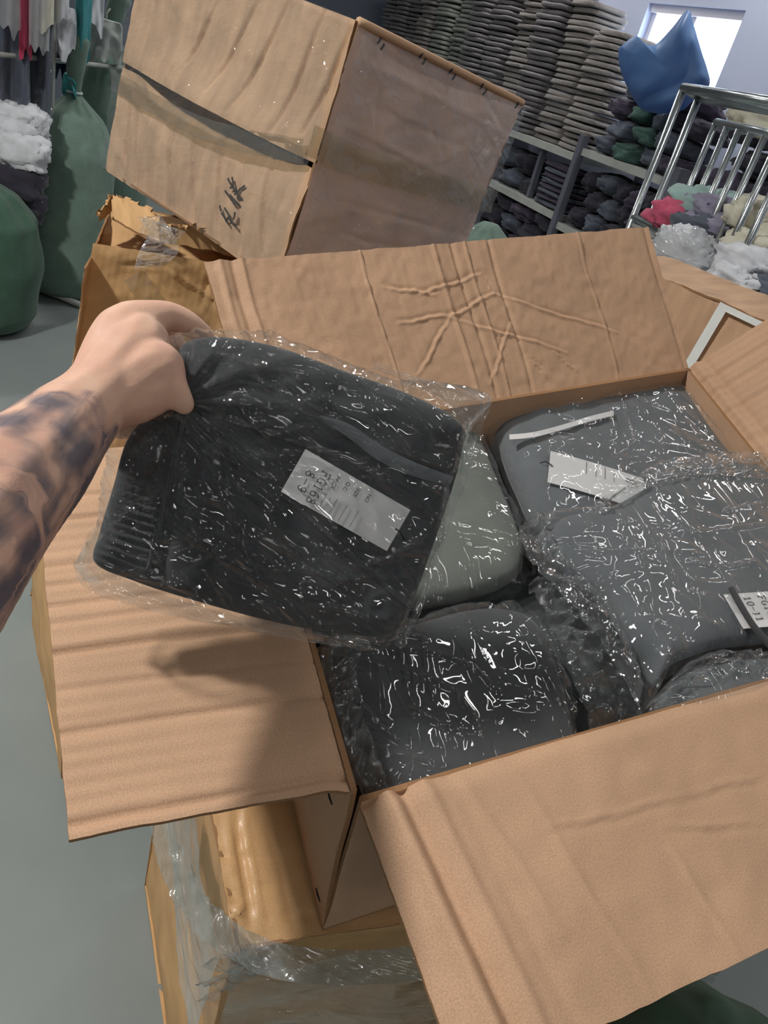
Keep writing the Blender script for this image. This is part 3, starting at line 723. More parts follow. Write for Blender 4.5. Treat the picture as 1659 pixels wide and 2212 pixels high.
bag([(1048, 890), (1130, 866), (1250, 842), (1380, 822), (1450, 818), (1492, 842), (1530, 900), (1570, 960), (1625, 1040), (1640, 1130), (1500, 1190), (1300, 1200), (1150, 1160), (1092, 1060), (1055, 960)],
    -.050, 'grey bagged garment against the back flap, blank-ended tag showing one digit', .026, 33, 'garment_mid_grey', tag_a, extra=band_a, fdir=(.9, .4), creases=[((1308, 860), (1325, 930), (1345, 1000)), ((1325, 850), (1360, 920), (1405, 990)), ((1350, 868), (1372, 905), (1420, 925)), ((1385, 828), (1405, 880), (1440, 930)), ((1400, 870), (1450, 930), (1520, 985)), ((1430, 850), (1480, 910), (1548, 985)), ((1290, 910), (1300, 985)), ((1330, 990), (1400, 1000), (1480, 1015)), ((1385, 950), (1440, 985), (1500, 1010)), ((1165, 975), (1230, 985)), ((1440, 830), (1490, 870), (1530, 940)), ((1190, 880), (1240, 900)), ((1060, 920), (1120, 915))])
bag([(690, 1405), (760, 1375), (870, 1352), (990, 1318), (1090, 1312), (1160, 1340), (1205, 1420), (1240, 1530), (1262, 1640), (1200, 1720), (1000, 1790), (860, 1800), (790, 1740), (735, 1630), (700, 1500)],
    -.050, 'dark grey bagged garment at the near left corner beside the front flap', .024, 34, 'garment_charcoal', fdir=(.6, 1), creases=[((860, 1440), (930, 1452), (1000, 1480), (1055, 1535)), ((900, 1500), (960, 1530), (1000, 1580), (1022, 1645)), ((870, 1570), (930, 1600), (985, 1625)), ((770, 1560), (800, 1600), (860, 1650)), ((745, 1500), (765, 1550)), ((1150, 1480), (1190, 1560), (1210, 1600)), ((830, 1400), (900, 1420)), ((960, 1350), (1010, 1400)), ((760, 1620), (830, 1660), (910, 1680)), ((1180, 1380), (1210, 1450))])
bag([(1390, 1535), (1440, 1470), (1540, 1440), (1659, 1425), (1780, 1420), (1840, 1500), (1780, 1600), (1600, 1640), (1450, 1630)],
    -.035, 'bagged garment peeping over the front flap at the right edge', .020, 35, 'garment_mid_grey', fdir=(1, .2))
bag([(1128, 1150), (1185, 1115), (1290, 1092), (1390, 1040), (1490, 1000), (1620, 988), (1750, 1010), (1850, 1120), (1860, 1300), (1780, 1390), (1659, 1410), (1550, 1425), (1440, 1468), (1395, 1525), (1360, 1460), (1290, 1330), (1215, 1262), (1150, 1205)],
    -.022, 'mid grey bagged garment on top at the right, tag reading FG168 10-11', .022, 36, 'garment_mid_grey', tag_b, extra=cord_b, fdir=(1, .5), inset=.90, hb=.018, creases=[((1262, 1105), (1350, 1075), (1450, 1060), (1659, 1078)), ((1370, 1058), (1480, 1040), (1640, 1030)), ((1412, 1148), (1480, 1190), (1620, 1170)), ((1395, 1200), (1410, 1250), (1430, 1290)), ((1250, 1228), (1370, 1226), (1490, 1235)), ((1500, 1010), (1580, 1000), (1700, 1020)), ((1540, 1140), (1640, 1120)), ((1460, 1250), (1540, 1262), (1600, 1250)), ((1480, 1370), (1560, 1400)), ((1340, 1300), (1400, 1400)), ((1430, 1040), (1500, 1065), (1659, 1050))])

def loose(root_i, inner, outer, off, amp, seed):
    roots = [o for o in bpy.data.objects if o.name.startswith('bagged_garment')]
    q = level(off); strip('film_edge', [q(*p) for p in inner], [q(*p) for p in outer], NR, 'film_box_bag', roots[root_i], amp, seed, 110, 16)
def strip(name, inner, outer, n, mat, parent, amp, seed, nn=90, mm=10, zin=0.0, zout=0.0):
    A = catmull(inner, nn, False); B = catmull(outer, nn, False); t = np.linspace(0, 1, mm)[None, :, None]
    P = A[:, None]*(1-t)+B[:, None]*t
    q = np.stack([np.linspace(0, 9, nn)[:, None]+0*t[..., 0], t[..., 0]*2+np.zeros((nn, 1)), np.zeros((nn, mm))+seed], -1)
    d = amp*ridge(q*1.6, seed, 2)+amp*.6*vn(q*3, seed+1)
    P = P+n*(d*np.sin(np.pi*(.15+.7*t[..., 0])))[..., None]+n*(zin*(1-t)+zout*t)
    P = P if np.cross(P[1, 0]-P[0, 0], P[0, 1]-P[0, 0])@n > 0 else P[:, ::-1]
    lu = np.linalg.norm(A[-1]-A[0]); uv = np.stack([np.linspace(0, lu, nn)[:, None]+np.zeros((1, mm)), np.linspace(0, .03, mm)[None]+np.zeros((nn, 1))], -1)
    return grid_solid(name, P, P-n*.0004, mat, parent, uv=uv)
loose(5, ((1200, 1100), (1190, 1160), (1240, 1230), (1310, 1310), (1370, 1420)), ((1130, 1130), (1122, 1170), (1170, 1240), (1260, 1340), (1380, 1530)), -.008, .010, 71)
loose(5, ((1300, 1085), (1400, 1050), (1500, 1030), (1650, 1030)), ((1290, 1110), (1400, 1010), (1500, 985), (1660, 975)), .002, .008, 73)
loose(0, ((1140, 1260), (1180, 1340), (1230, 1440), (1280, 1600)), ((1210, 1260), (1280, 1340), (1350, 1440), (1400, 1590)), -.045, .012, 75)
loose(3, ((800, 1360), (770, 1450), (790, 1560), (840, 1700)), ((690, 1400), (700, 1490), (735, 1620), (790, 1735)), -.026, .010, 77)
loose(4, ((1440, 1500), (1540, 1470), (1660, 1450), (1760, 1440)), ((1385, 1540), (1500, 1425), (1640, 1405), (1770, 1400)), -.012, .008, 79)

# ================================================================== the bag held up
HC = {'tl': (352, 740, .585), 'tr': (1045, 850, .632), 'br': (865, 1395, .652), 'bl': (185, 1230, .586)}
_h = {k: at(*v) for k, v in HC.items()}
HN = unit(np.cross(_h['tr']-_h['bl'], _h['tl']-_h['br'])); HN = HN if HN@(C-_h['tl']) > 0 else -HN
HO = sum(_h.values())/4
hp = plane(HO, HN)
held = empty('held_bag', HO-HN*.02, 'clear plastic bag with a folded charcoal garment held up by the hand', 'bagged clothes')
gar = [(395, 745), (470, 728), (600, 750), (740, 800), (880, 850), (985, 905), (1000, 960), (975, 1060), (935, 1180), (890, 1300), (845, 1368), (760, 1372), (600, 1345), (430, 1300), (290, 1255), (205, 1215), (215, 1150), (245, 1050), (275, 950), (330, 890), (385, 870), (380, 800)]
GH = .017
pinch = hp(392, 868)
def gar_wr(P, uv, r, side):
    x = (P-HO)@unit(_h['tr']-_h['tl']); y = (P-HO)@unit(_h['tl']-_h['bl'])
    q_ = np.stack([x*15+y*9, y*24-x*6, x*0+side], 1)
    d = .0022*fbm(np.stack([x*22, y*22, x*0+side], 1), 41, 3)+.0028*ridge(q_+.5*np.stack([vn(q_, 4), vn(q_+7, 5), x*0], 1), 43, 2)
    d = d+.0030*np.tanh((y-.038-x*.16)*160)                  # the folded-over upper layer
    d = d-.0045*np.exp(-((x+.098+y*.10)/.0042)**2)           # fold between cuff strip and body
    d = d+.0016*np.sin(y*2*np.pi/.0062+2*vn(np.stack([x*30, y*18, x*0], 1), 5))*(x < -.100-y*.10)   # ribbed knit edge
    v = P-pinch; rad = np.linalg.norm(v, axis=1); ang = np.arctan2(v@U_, v@R_)
    d = d+.0040*np.exp(-rad/.06)*np.cos(ang*11+1.0)-.006*np.exp(-(rad/.022)**2)
    return d*(1-r**10)
pouch('folded_garment', [hp(*p) for p in gar], HN, GH, .016, 'garment_charcoal', held, 70, 300, 8, gar_wr)
# pale piping laid across the chest
pp = [(690, 900), (750, 928), (820, 978), (890, 1012), (975, 1040)]
top = plane(HO+HN*(GH+.0056), HN); hw0 = [2, 12, 15, 14, 10]
L1 = catmull([top(x+5, y-w_) for (x, y), w_ in zip(pp, hw0)], 30, False); L2 = catmull([top(x-5, y+w_) for (x, y), w_ in zip(pp, hw0)], 30, False)
Pf = np.stack([L1, (L1+L2)/2+HN*.0012, L2], 1); Pf = Pf if np.cross(Pf[1, 0]-Pf[0, 0], Pf[0, 1]-Pf[0, 0])@HN > 0 else Pf[:, ::-1]
grid_solid('piping', Pf, Pf-HN*.004, 'garment_mid_grey', held)
outl = [(352, 742), (395, 718), (450, 708), (560, 715), (640, 738), (740, 778), (850, 815), (950, 826), (1052, 850), (1035, 900), (1005, 945), (985, 1010), (965, 1110), (925, 1215), (885, 1320), (862, 1372), (820, 1402), (700, 1390), (560, 1362), (410, 1335), (300, 1305), (215, 1278), (166, 1238), (180, 1180), (208, 1140), (222, 1060), (235, 970), (262, 912), (320, 895), (384, 872), (384, 810)]
hl = [((535, 815), (620, 860), (710, 902)), ((430, 935), (520, 1010), (605, 1085)), ((372, 1000), (362, 1060), (372, 1110)), ((385, 915), (372, 985), (340, 1060)), ((400, 880), (560, 930), (760, 1000), (900, 1090)), ((410, 890), (600, 1060), (760, 1200), (900, 1330)),
      ((405, 890), (480, 1060), (560, 1250)), ((470, 770), (560, 800), (640, 812)), ((700, 790), (800, 850), (880, 880)), ((340, 1100), (350, 1150), (385, 1160)), ((560, 1150), (640, 1190)), ((640, 1210), (720, 1240), (800, 1230)), ((780, 1210), (860, 1180), (930, 1190)), ((600, 1290), (640, 1330)), ((880, 900), (920, 960), (960, 970)),
      ((250, 1010), (300, 960), (345, 930)), ((225, 1160), (300, 1080), (350, 1030)), ((300, 1230), (360, 1240), (420, 1265)), ((480, 860), (540, 880)), ((900, 1040), (950, 1060)), ((700, 1290), (780, 1320)), ((500, 1180), (540, 1215)), ((900, 850), (960, 890), (990, 930))]
hc = ridges_on(hl, hp, .0042, .0020); hw_b = film_wr(51, .0032, 16, .0035, pinch=pinch, stretch=(1, 1.7))
hw = lambda P, uv, r, sd: hw_b(P, uv, r, sd)+(hc(P) if sd > 0 else 0)
pouch('plastic_film', [hp(*p) for p in outl], HN, GH+.004, .020, 'film_bag', held, 96, 520, 9, hw, outline_jit=.004, seed=5, profile=lambda rr: ((1-rr)/.09).clip(0, 1)**.75)
# heat-sealed skirt of loose film past the garment on the right and along the lower edge
strip('film_edge', [hp(*p) for p in ((800, 795), (900, 835), (975, 880), (1000, 960), (975, 1060), (930, 1200), (890, 1310), (850, 1390))],
      [hp(*p) for p in ((815, 785), (910, 818), (1056, 852), (1038, 930), (1000, 1060), (955, 1180), (912, 1310), (868, 1402))], HN, 'film_wrap', held, .006, 61)
strip('film_edge', [hp(*p) for p in ((215, 1130), (215, 1200), (250, 1240), (330, 1275), (470, 1320), (640, 1355), (800, 1385))],
      [hp(*p) for p in ((190, 1150), (163, 1240), (212, 1285), (300, 1312), (450, 1345), (640, 1380), (810, 1404))], HN, 'film_wrap', held, .005, 67)
tp = plane(HO+HN*(GH+.0075), HN)
price_tag(tp(660, 970), tp(607, 1062), tp(883, 1108), HN, held, LINES, [('FG168', (.20, .205, .185, .150)), ('8-9', (.34, .095, .185, .17))])
tube('seam', catmull([top(*p) for p in ((320, 1230), (345, 1120), (372, 1010), (398, 900))], 24, False), .0016, 'garment_charcoal', held, 6)

# ================================================================== the person's arm and hand
arm_chains = [
    [(-330, 1480, .33, .046), (-160, 1260, .375, .043), (-20, 1085, .425, .0395), (80, 990, .470, .0355), (150, 915, .505, .030), (205, 862, .530, .0262), (245, 815, .550, .0272), (285, 770, .565, .0270), (300, 745, .575, .024)],
    [(205, 880, .530, .022), (265, 840, .547, .025), (320, 803, .556, .0225), (346, 792, .558, .0180), (360, 812, .557, .0142), (372, 836, .556, .0118), (384, 856, .558, .0104), (398, 874, .562, .0080)],     # thumb
    [(215, 830, .545, .022), (250, 745, .566, .022), (275, 706, .580, .0190), (325, 690, .590, .0150), (365, 684, .599, .0120), (405, 699, .607, .0105), (440, 724, .615, .0088)],     # index finger
    [(220, 820, .565, .022), (262, 730, .590, .0190), (322, 712, .615, .0140), (370, 740, .632, .0110), (400, 790, .640, .0090)],
    [(215, 840, .572, .020), (250, 775, .605, .0170), (300, 780, .634, .0130), (345, 830, .640, .0105), (372, 870, .636, .0085)],
    [(205, 860, .565, .019), (226, 845, .598, .0150), (238, 895, .612, .0125), (262, 922, .612, .0105), (295, 915, .614, .0085)],
    [(255, 850, .545, .024), (300, 850, .552, .0215), (335, 840, .556, .0180)],
]
bm = bmesh.new()
def add_chain(ch):
    P = catmull([at(x, y, d) for x, y, d, r in ch], len(ch)*6, False); rr = catmull([[r, 0, 0] for *_, r in ch], len(ch)*6, False)[:, 0]
    for p, r in zip(P, rr): bmesh.ops.create_icosphere(bm, subdivisions=2, radius=float(r), matrix=Matrix.Translation(Vector(p)))
for ch in arm_chains: add_chain(ch)
me = bpy.data.meshes.new('arm_raw'); bm.to_mesh(me); bm.free()
raw = bpy.data.objects.new('arm_raw', me); COL.objects.link(raw)
md = raw.modifiers.new('r', 'REMESH'); md.mode = 'VOXEL'; md.voxel_size = .0022
ms = raw.modifiers.new('s', 'SMOOTH'); ms.factor = .5; ms.iterations = 6
dg = bpy.context.evaluated_depsgraph_get(); dg.update()
pme = bpy.data.meshes.new_from_object(raw.evaluated_get(dg)); bpy.data.objects.remove(raw); bpy.data.meshes.remove(me)
pme.name = 'person'; pme.materials.clear(); pme.materials.append(MATS['skin'])
co = np.zeros(len(pme.vertices)*3); pme.vertices.foreach_get('co', co); co = co.reshape(-1, 3)
elbow, wrist = at(-160, 1260, .375), at(205, 862, .530); ax = unit(wrist-elbow)
sx = unit(np.cross(ax, F_)); sy = np.cross(ax, sx)
ta = (co-wrist)@ax; aa = np.arctan2((co-elbow)@sy-(((co-elbow)@ax)*0), (co-elbow)@sx)*.037
edge = ta+.022*vn(co*45, 3)+.012*vn(co*110, 5)+.35*aa*0
msk = np.clip((-.030-edge)/.012, 0, 1)*(1-.75*np.clip(1-np.abs(edge+.150)/.012, 0, 1))
pme.attributes.new('arm', 'FLOAT_VECTOR', 'POINT').data.foreach_set('vector', np.stack([ta, aa, msk], 1).astype(np.float32).ravel())
pme.polygons.foreach_set('use_smooth', np.ones(len(pme.polygons), dtype=bool))
person = bpy.data.objects.new('person', pme); COL.objects.link(person)
tag(person, 'bare tattooed forearm and hand gripping the corner of the plastic bag', 'person')

# ================================================================== cartons under the open one
def bumpfn(seed, amp=.006, sc=7, folds=(), noise2=.0015, bulge=0.0):
    def fn(U, V, lu, lv):
        d = amp*vn(np.stack([U*sc, V*sc, U*0], -1), seed)+noise2*fbm(np.stack([U*38, V*38, U*0], -1), seed+5, 2)
        d = d+bulge*np.sin(np.pi*(U/lu).clip(0, 1))*np.sin(np.pi*(V/lv).clip(0, 1))
        for p, q, a, w in folds: d = d+a*seg_groove(U, V, p, q, w)
        return d
    return fn
def carton(name, c, ex, ey, ez, mats, label, seed, step=.02, amp=.006, bulge=.01, folds=None, cat='carton', group=None):
    """closed carton: c near bottom corner, ex / ey along the two visible bottom edges, ez up; five separate panels and a bottom"""
    c, ex, ey, ez = [np.array(q, float) for q in (c, ex, ey, ez)]
    root = empty(name, c+(ex+ey)/2, label, cat, group); folds = folds or {}
    faces = {'x': (c, ex, ez, -ey), 'y': (c, ey, ez, -ex), 'x2': (c+ey, ex, ez, ey), 'y2': (c+ex, ey, ez, ex), 'top': (c+ez, ex, ey, ez), 'bottom': (c, ex, ey, -ez)}
    for i, (k, (o_, a, b, n_)) in enumerate(faces.items()):
        m_ = mats.get(k, mats['all']) if isinstance(mats, dict) else mats
        nm = 'top_panel' if k == 'top' else 'bottom_panel' if k == 'bottom' else 'side_panel'
        panel(nm, o_, o_+a, o_+a+b, o_+b, step if k in ('x', 'y', 'top') else step*3, .004, m_, root, bumpfn(seed+i, amp, 7, folds.get(k, ()), bulge=bulge if k not in ('bottom',) else 0), out_n=n_)
    return root
def tape(name, pts, w, n, mat, parent, lift=.004, amp=.0015, seed=0):
    """strip of tape / film along points lying on a face with normal n"""
    n = unit(n); P = catmull(pts, max(16, len(pts)*10), False); Tn = np.gradient(P, axis=0); Sd = np.cross(n, Tn); Sd /= np.linalg.norm(Sd, axis=1)[:, None]
    A = P+Sd*w/2+n*lift; B = P-Sd*w/2+n*lift; t = np.linspace(0, 1, 7)[None, :, None]; G = A[:, None]*(1-t)+B[:, None]*t
    m_ = len(P); q = np.stack([np.linspace(0, m_*.4, m_)[:, None]+0*t[..., 0], t[..., 0]*1.5+np.zeros((m_, 1)), np.zeros((m_, 7))+seed], -1)
    G = G+n*(amp*ridge(q, seed, 2))[..., None]
    G = G if np.cross(G[1, 0]-G[0, 0], G[0, 1]-G[0, 0])@n > 0 else G[:, ::-1]
    L = np.linalg.norm(P[-1]-P[0]); uv = np.stack([np.linspace(0, L, m_)[:, None]+np.zeros((1, 7)), np.linspace(0, w, 7)[None]+np.zeros((m_, 1))], -1)
    return grid_solid(name, G, G-n*.0004, mat, parent, uv=uv)

# carton the open one rests on: tipped the same way, wider to the left, crushed and taped
lowp = plane(FL+DN-NR*.006, NR)
Lc = lowp(505, 2046); Lx = unit(lowp(930, 1988)-Lc); Ly = unit(lowp(352, 1720)-Lc); Ly = unit(Ly-Lx*(Lx@Ly)*.7)
LH = .26; low_up = unit(np.array([0, 0, 1.0])*.8+NR*.2)
def lowuv(x, y): P = lowp(x, y)-Lc; return (P@Lx, P@Ly)
_f = [((545, 1735), (548, 1990), -.006, .0035), ((556, 1735), (570, 2000), .003, .003), ((612, 1760), (640, 2000), -.004, .003), ((395, 1850), (540, 1838), -.004, .0025), ((400, 1940), (530, 1918), -.004, .0025),
      ((400, 1880), (470, 1760), -.004, .0025), ((545, 1838), (640, 1828), -.004, .0025), ((600, 1958), (690, 1950), -.004, .0025), ((500, 1985), (545, 1940), .005, .003), ((430, 2000), (520, 1960), -.004, .003),
      ((440, 1760), (520, 1880), .003, .003), ((560, 1900), (640, 1890), -.003, .0025), ((470, 1900), (540, 1985), .004, .003), ((380, 1800), (440, 1790), -.003, .003), ((520, 1745), (530, 1980), .002, .003)]
low = carton('taped_carton', Lc-low_up*LH, Lx*.70, Ly*.60, low_up*LH, {'all': 'tape_brown', 'x': 'cardboard_ochre', 'x2': 'cardboard_ochre', 'y2': 'cardboard_ochre'},
             'crushed brown taped carton directly under the open carton', 70, .0045, .005, .006,
             folds={'top': [(lowuv(*p), lowuv(*q), a, w) for p, q, a, w in _f], 'y': [((.02+i*.07, .02), (.08+i*.07, .25), -.006*(-1)**i, .006) for i in range(7)]})
# stretch film twisted round its top left edge and front
nlf = unit(NR*.6-Lx*.6)
tape('stretch_film', [lowp(350, 1700)+NR*.012, lowp(358, 1790)+NR*.014, lowp(385, 1890)+NR*.016, lowp(440, 1985)+NR*.016, lowp(505, 2040)+NR*.018, lowp(600, 2085)+NR*.018, lowp(760, 2100)+NR*.018, lowp(930, 2085)+NR*.016, lowp(1060, 2060)+NR*.014], .030, nlf, 'film_strip', low, .004, .004, 3)
fn_ = unit(-Ly); fnp = plane(Lc-Ly*.012, fn_)
for i, (ya, yb, w) in enumerate(((2062, 2050, .035), (2098, 2085, .05), (2132, 2112, .05))):
    tape('stretch_film', [fnp(470, ya-10), fnp(560, ya+10), fnp(700, ya+14), fnp(850, yb+4), fnp(1000, yb-16)], w, fn_, 'film_wrap', low, .006, .003, 5+i)
def lowfilm(seed):
    return lambda U, V, lu, lv: .016+.004*ridge(np.stack([U*9+V*4, V*16-U*5, U*0+seed], -1), seed, 2)
panel('stretch_film', Lc-low_up*LH*.98, Lc-low_up*LH*.98+Ly*.58, Lc+Ly*.58-low_up*.01, Lc-low_up*.01, .007, .0004, 'film_low', low, lowfilm(3), 'film_low', -Lx)
panel('stretch_film', Lc-low_up*LH*.98, Lc-low_up*LH*.98+Lx*.68, Lc+Lx*.68-low_up*.02, Lc-low_up*.02, .009, .0004, 'film_low', low, lowfilm(4), 'film_low', -Ly)
# bottom carton of that stack
bc = Lc-low_up*(LH+.01)+Lx*.03+Ly*.03; bc[2] = 0
hz0 = (Lc-low_up*LH)[2]-.012
carton('floor_carton', bc, Lx*np.array([1, 1, 0])*.64, Ly*np.array([1, 1, 0])*.5, EZ*(hz0), 'cardboard_ochre', 'shadowed carton at the bottom of the near stack', 90, .03)
# carton on the floor beyond, seen as a thin strip left of the ribbed flap
g0, g1 = floorpt(150, 1780), floorpt(80, 1400); gd = unit(g1-g0); gx = np.array([gd[1], -gd[0], 0])
carton('floor_carton', g0+gd*.12, gx*.42, gd*.52, EZ*.42, 'cardboard_ochre', 'carton on the floor peeping out left of the ribbed flap', 96, .03)

# ================================================================== wrapped carton and torn carton behind
BX = np.array([.561, .822, -.096])*.599; BY = np.array([-.821, .567, .067])*.684; BZ = np.array([.109, .041, .993])*.497
BC = np.array([-.342, 1.588, 1.039])
bxn, byn = unit(-BY), unit(-BX)            # outward normals of the right-hand and left-hand visible faces
big = empty('wrapped_carton', BC+(BX+BY)/2, 'large carton lying on its side, wrapped in clear film, high up at the back', 'carton')
lfp = plane(BC, byn); rfp = plane(BC, bxn); uy, uz, ux = unit(BY), unit(BZ), unit(BX)
def luv(x, y): P = lfp(x, y)-BC; return (P@uy, P@uz)
def ruv(x, y): P = rfp(x, y)-BC; return (P@ux, P@uz)
def shift(pr, dv): return [((p[0], p[1]-dv), (q[0], q[1]-dv), a, w) for p, q, a, w in pr]
lo_l = [((285, 190), (268, 395)), ((375, 245), (368, 465)), ((480, 270), (470, 535)), ((525, 330), (520, 560)), ((585, 340), (568, 590)), ((300, 200), (292, 410)), ((420, 300), (415, 480))]
up_l = [((470, 10), (410, 160)), ((705, 25), (608, 285)), ((625, 10), (520, 245)), ((760, 70), (660, 290)), ((560, 5), (470, 200))]
_s1, _s2 = .50, .50
def mk(ls, a, w): return [(luv(*p), luv(*q), a, w) for p, q in ls]
SV = _s1*.497
def lowfl(U, V, lu, lv):
    d = bumpfn(110, .006, 8, mk(lo_l, -.012, .0045), .001)(U, V, lu, lv)
    return d-.026*np.exp(-((lv-V)/.05)**2)*np.sin(np.pi*(U/lu).clip(0, 1))+.008*np.sin(np.pi*(V/lv).clip(0, 1))
def upfl(U, V, lu, lv):
    d = bumpfn(113, .006, 8, shift(mk(up_l, -.012, .0045), SV), .001)(U, V, lu, lv)
    return d+.034*np.exp(-(V/.06)**2)*np.sin(np.pi*(U/lu).clip(0, 1)**.8)+.006
panel('flap', BC, BC+BY, BC+BY+BZ*(_s1-.022), BC+BZ*(_s1-.022), .004, .005, 'cardboard_old', big, lowfl, out_n=byn, ragged=.001)
panel('flap', BC+BZ*_s1, BC+BY+BZ*_s1, BC+BY+BZ, BC+BZ, .004, .005, 'cardboard_old', big, upfl, out_n=byn)
rc_ = [((785, 130), (1110, 300)), ((800, 230), (1000, 320)), ((690, 240), (1000, 400)), ((830, 90), (805, 330)), ((905, 130), (870, 300)), ((1045, 205), (1100, 300)), ((760, 330), (1090, 430)), ((690, 420), (1040, 520)), ((700, 300), (820, 360)), ((720, 500), (900, 545)), ((990, 320), (1085, 335)), ((920, 240), (960, 340))]
rfold = [(ruv(*p), ruv(*q), -.004 if i % 2 else .004, .005) for i, (p, q) in enumerate(rc_)]
panel('side_panel', BC, BC+BX, BC+BX+BZ, BC+BZ, .006, .005, 'cardboard_pink', big, bumpfn(117, .008, 6, rfold, .001, .006), out_n=bxn)
panel('side_panel', BC+BY, BC+BY+BX, BC+BY+BX+BZ, BC+BY+BZ, .04, .005, 'cardboard_old', big, out_n=-bxn)
panel('end_panel', BC+BX, BC+BX+BY, BC+BX+BY+BZ, BC+BX+BZ, .04, .005, 'cardboard_old', big, out_n=-byn)
panel('side_panel', BC+BZ, BC+BZ+BX, BC+BZ+BX+BY, BC+BZ+BY, .04, .005, 'cardboard_old', big, out_n=BZ)
panel('side_panel', BC+uz*.003, BC+BX+uz*.003, BC+BX+BY+uz*.003, BC+BY+uz*.003, .04, .005, 'cardboard_old', big, out_n=-BZ)
tube('rounded_edge', catmull([BC+BZ+bxn*.002+byn*.000, BC+BZ+BX*.33+bxn*.004, BC+BZ+BX*.66+bxn*.003, BC+BZ+BX], 20, False), .008, 'cardboard_old', big, 8)
for x, y in ((815, 92), (905, 124), (970, 157), (1037, 190), (1113, 232)):
    for dx, dy in ((-4, -7), (3, 6)):
        p0, p1 = rfp(x+dx-4, y+dy+6)+bxn*.010, rfp(x+dx+4, y+dy-6)+bxn*.010
        tube('staple', [p0, (p0+p1)/2+bxn*.001, p1], .0022, 'cord_black', big, 6)
# pen strokes on the lower flap
hw_ = [[(1285, 110), (1310, 160), (1350, 215)], [(1320, 100), (1332, 180), (1300, 190)], [(1350, 170), (1370, 260), (1405, 280)], [(1430, 175), (1380, 210), (1340, 250)], [(1260, 215), (1300, 270), (1340, 330)],
       [(1300, 250), (1345, 300), (1385, 340)], [(1230, 400), (1260, 450), (1290, 500)], [(1255, 360), (1280, 400), (1300, 440)], [(1280, 440), (1330, 490), (1360, 515)], [(1305, 425), (1285, 450), (1265, 475)], [(1330, 460), (1340, 430), (1345, 395)], [(1215, 340), (1220, 365), (1228, 390)]]
ribbon('handwriting', [[lfp(180+x/3.95, 360+y/3.95)+byn*.016 for x, y in l] for l in hw_], byn, .0045, 'marker_ink', big, .0, .001)
# brown tape bands and clear film round it
tape('tape_strip', [lfp(248, 172)+byn*.010, lfp(325, 215)+byn*.018, lfp(440, 275)+byn*.022, lfp(555, 310)+byn*.026, lfp(668, 330)+byn*.014], .045, unit(byn-uz*.25), 'tape_clear', big, .003, .003, 21)
tape('tape_strip', [rfp(665, 300), rfp(780, 350)+bxn*.012, rfp(930, 395)+bxn*.014, rfp(1060, 432)+bxn*.008], .055, bxn, 'tape_clear', big, .006, .003, 24)
def wrapfn(seed, amp=.004):
    def fn(U, V, lu, lv):
        q = np.stack([U*9+V*4, V*22-U*6, U*0+seed], -1)
        return .020+amp*ridge(q, seed, 2)+.004*vn(q*.4, seed+2)
    return fn
def wrapfn_l(U, V, lu, lv): return wrapfn(131, .003)(U, V, lu, lv)+.030*np.exp(-((V-SV)/.07)**2)*np.sin(np.pi*(U/lu).clip(0, 1))
panel('stretch_film', BC+BZ*.02, BC+BY+BZ*.02, BC+BY+BZ, BC+BZ, .007, .0004, 'film_thin', big, wrapfn_l, 'film_thin', byn)
panel('stretch_film', BC+BZ*.05, BC+BX*.99+BZ*.05, BC+BX*.99+BZ*.98, BC+BZ*.98, .007, .0004, 'film_thin', big, wrapfn(137), 'film_thin', bxn)

# torn carton the wrapped one stands on, and the one below it; both lean with the stack
A0 = np.array([-.88, 1.60, 0.0]); A1 = np.array([-.75, 1.57, .985]); AZ = A1-A0
TX = unit([.94, .33, 0]); TY = unit([-.33, .94, 0])
carton('floor_carton', A0, TX*.76, TY*.56, AZ*.47, {'all': 'tape_brown', 'y2': 'cardboard_ochre'}, 'brown taped carton on the floor behind the tattooed arm', 140, .02, .012, .012)
T0 = A0+AZ*.478+TX*.004
torn = empty('torn_carton', T0+TX*.38+TY*.28, 'brown carton with a torn open top under the film-wrapped one', 'carton')
tn = -TY; TZ = AZ*.52
tfp = plane(T0, unit(np.cross(TX, AZ)))
def tuv(x, y): P = tfp(x, y)-T0; return (P@TX, P@unit(AZ))
tfold = [(tuv(*p), tuv(*q), a, .005) for p, q, a in (((200, 565), (300, 580), -.004), ((300, 590), (420, 680), .006), ((400, 590), (385, 690), -.005), ((425, 600), (405, 700), -.005), ((260, 600), (290, 640), .004), ((310, 580), (330, 650), .004))]
def torn_rim(name, c00, c10, c11, c01, seed, out_n, jag=.05, lean=0.0, step=.006, mat='cardboard_ochre', base=None):
    f0 = base or bumpfn(seed, .007, 8, tfold if seed == 151 else (), .0015, .012)
    def fn(U, V, lu, lv): return f0(U, V, lu, lv)+lean*np.exp(-((lv-V)/.05)**2)
    c11 = np.array(c11); c01 = np.array(c01)
    o = panel(name, c00, c10, c11, c01, step, .004, mat, torn, fn, out_n=out_n)
    return o
torn_rim('side_panel', T0, T0+TX*.76, T0+TX*.76+TZ*1.07+TY*.09, T0+TZ*1.03+TY*.09, 151, tn, lean=.015)
torn_rim('side_panel', T0, T0+TY*.56, T0+TY*.56+TZ*1.0, T0+TZ*.97, 153, -TX)
panel('side_panel', T0+TX*.76, T0+TX*.76+TY*.56, T0+TX*.76+TY*.56+TZ, T0+TX*.76+TZ*.93, .04, .004, 'cardboard_ochre', torn, out_n=TX)
panel('side_panel', T0+TY*.56, T0+TX*.76+TY*.56, T0+TX*.76+TY*.56+TZ, T0+TY*.56+TZ, .04, .004, 'cardboard_ochre', torn, out_n=TY)
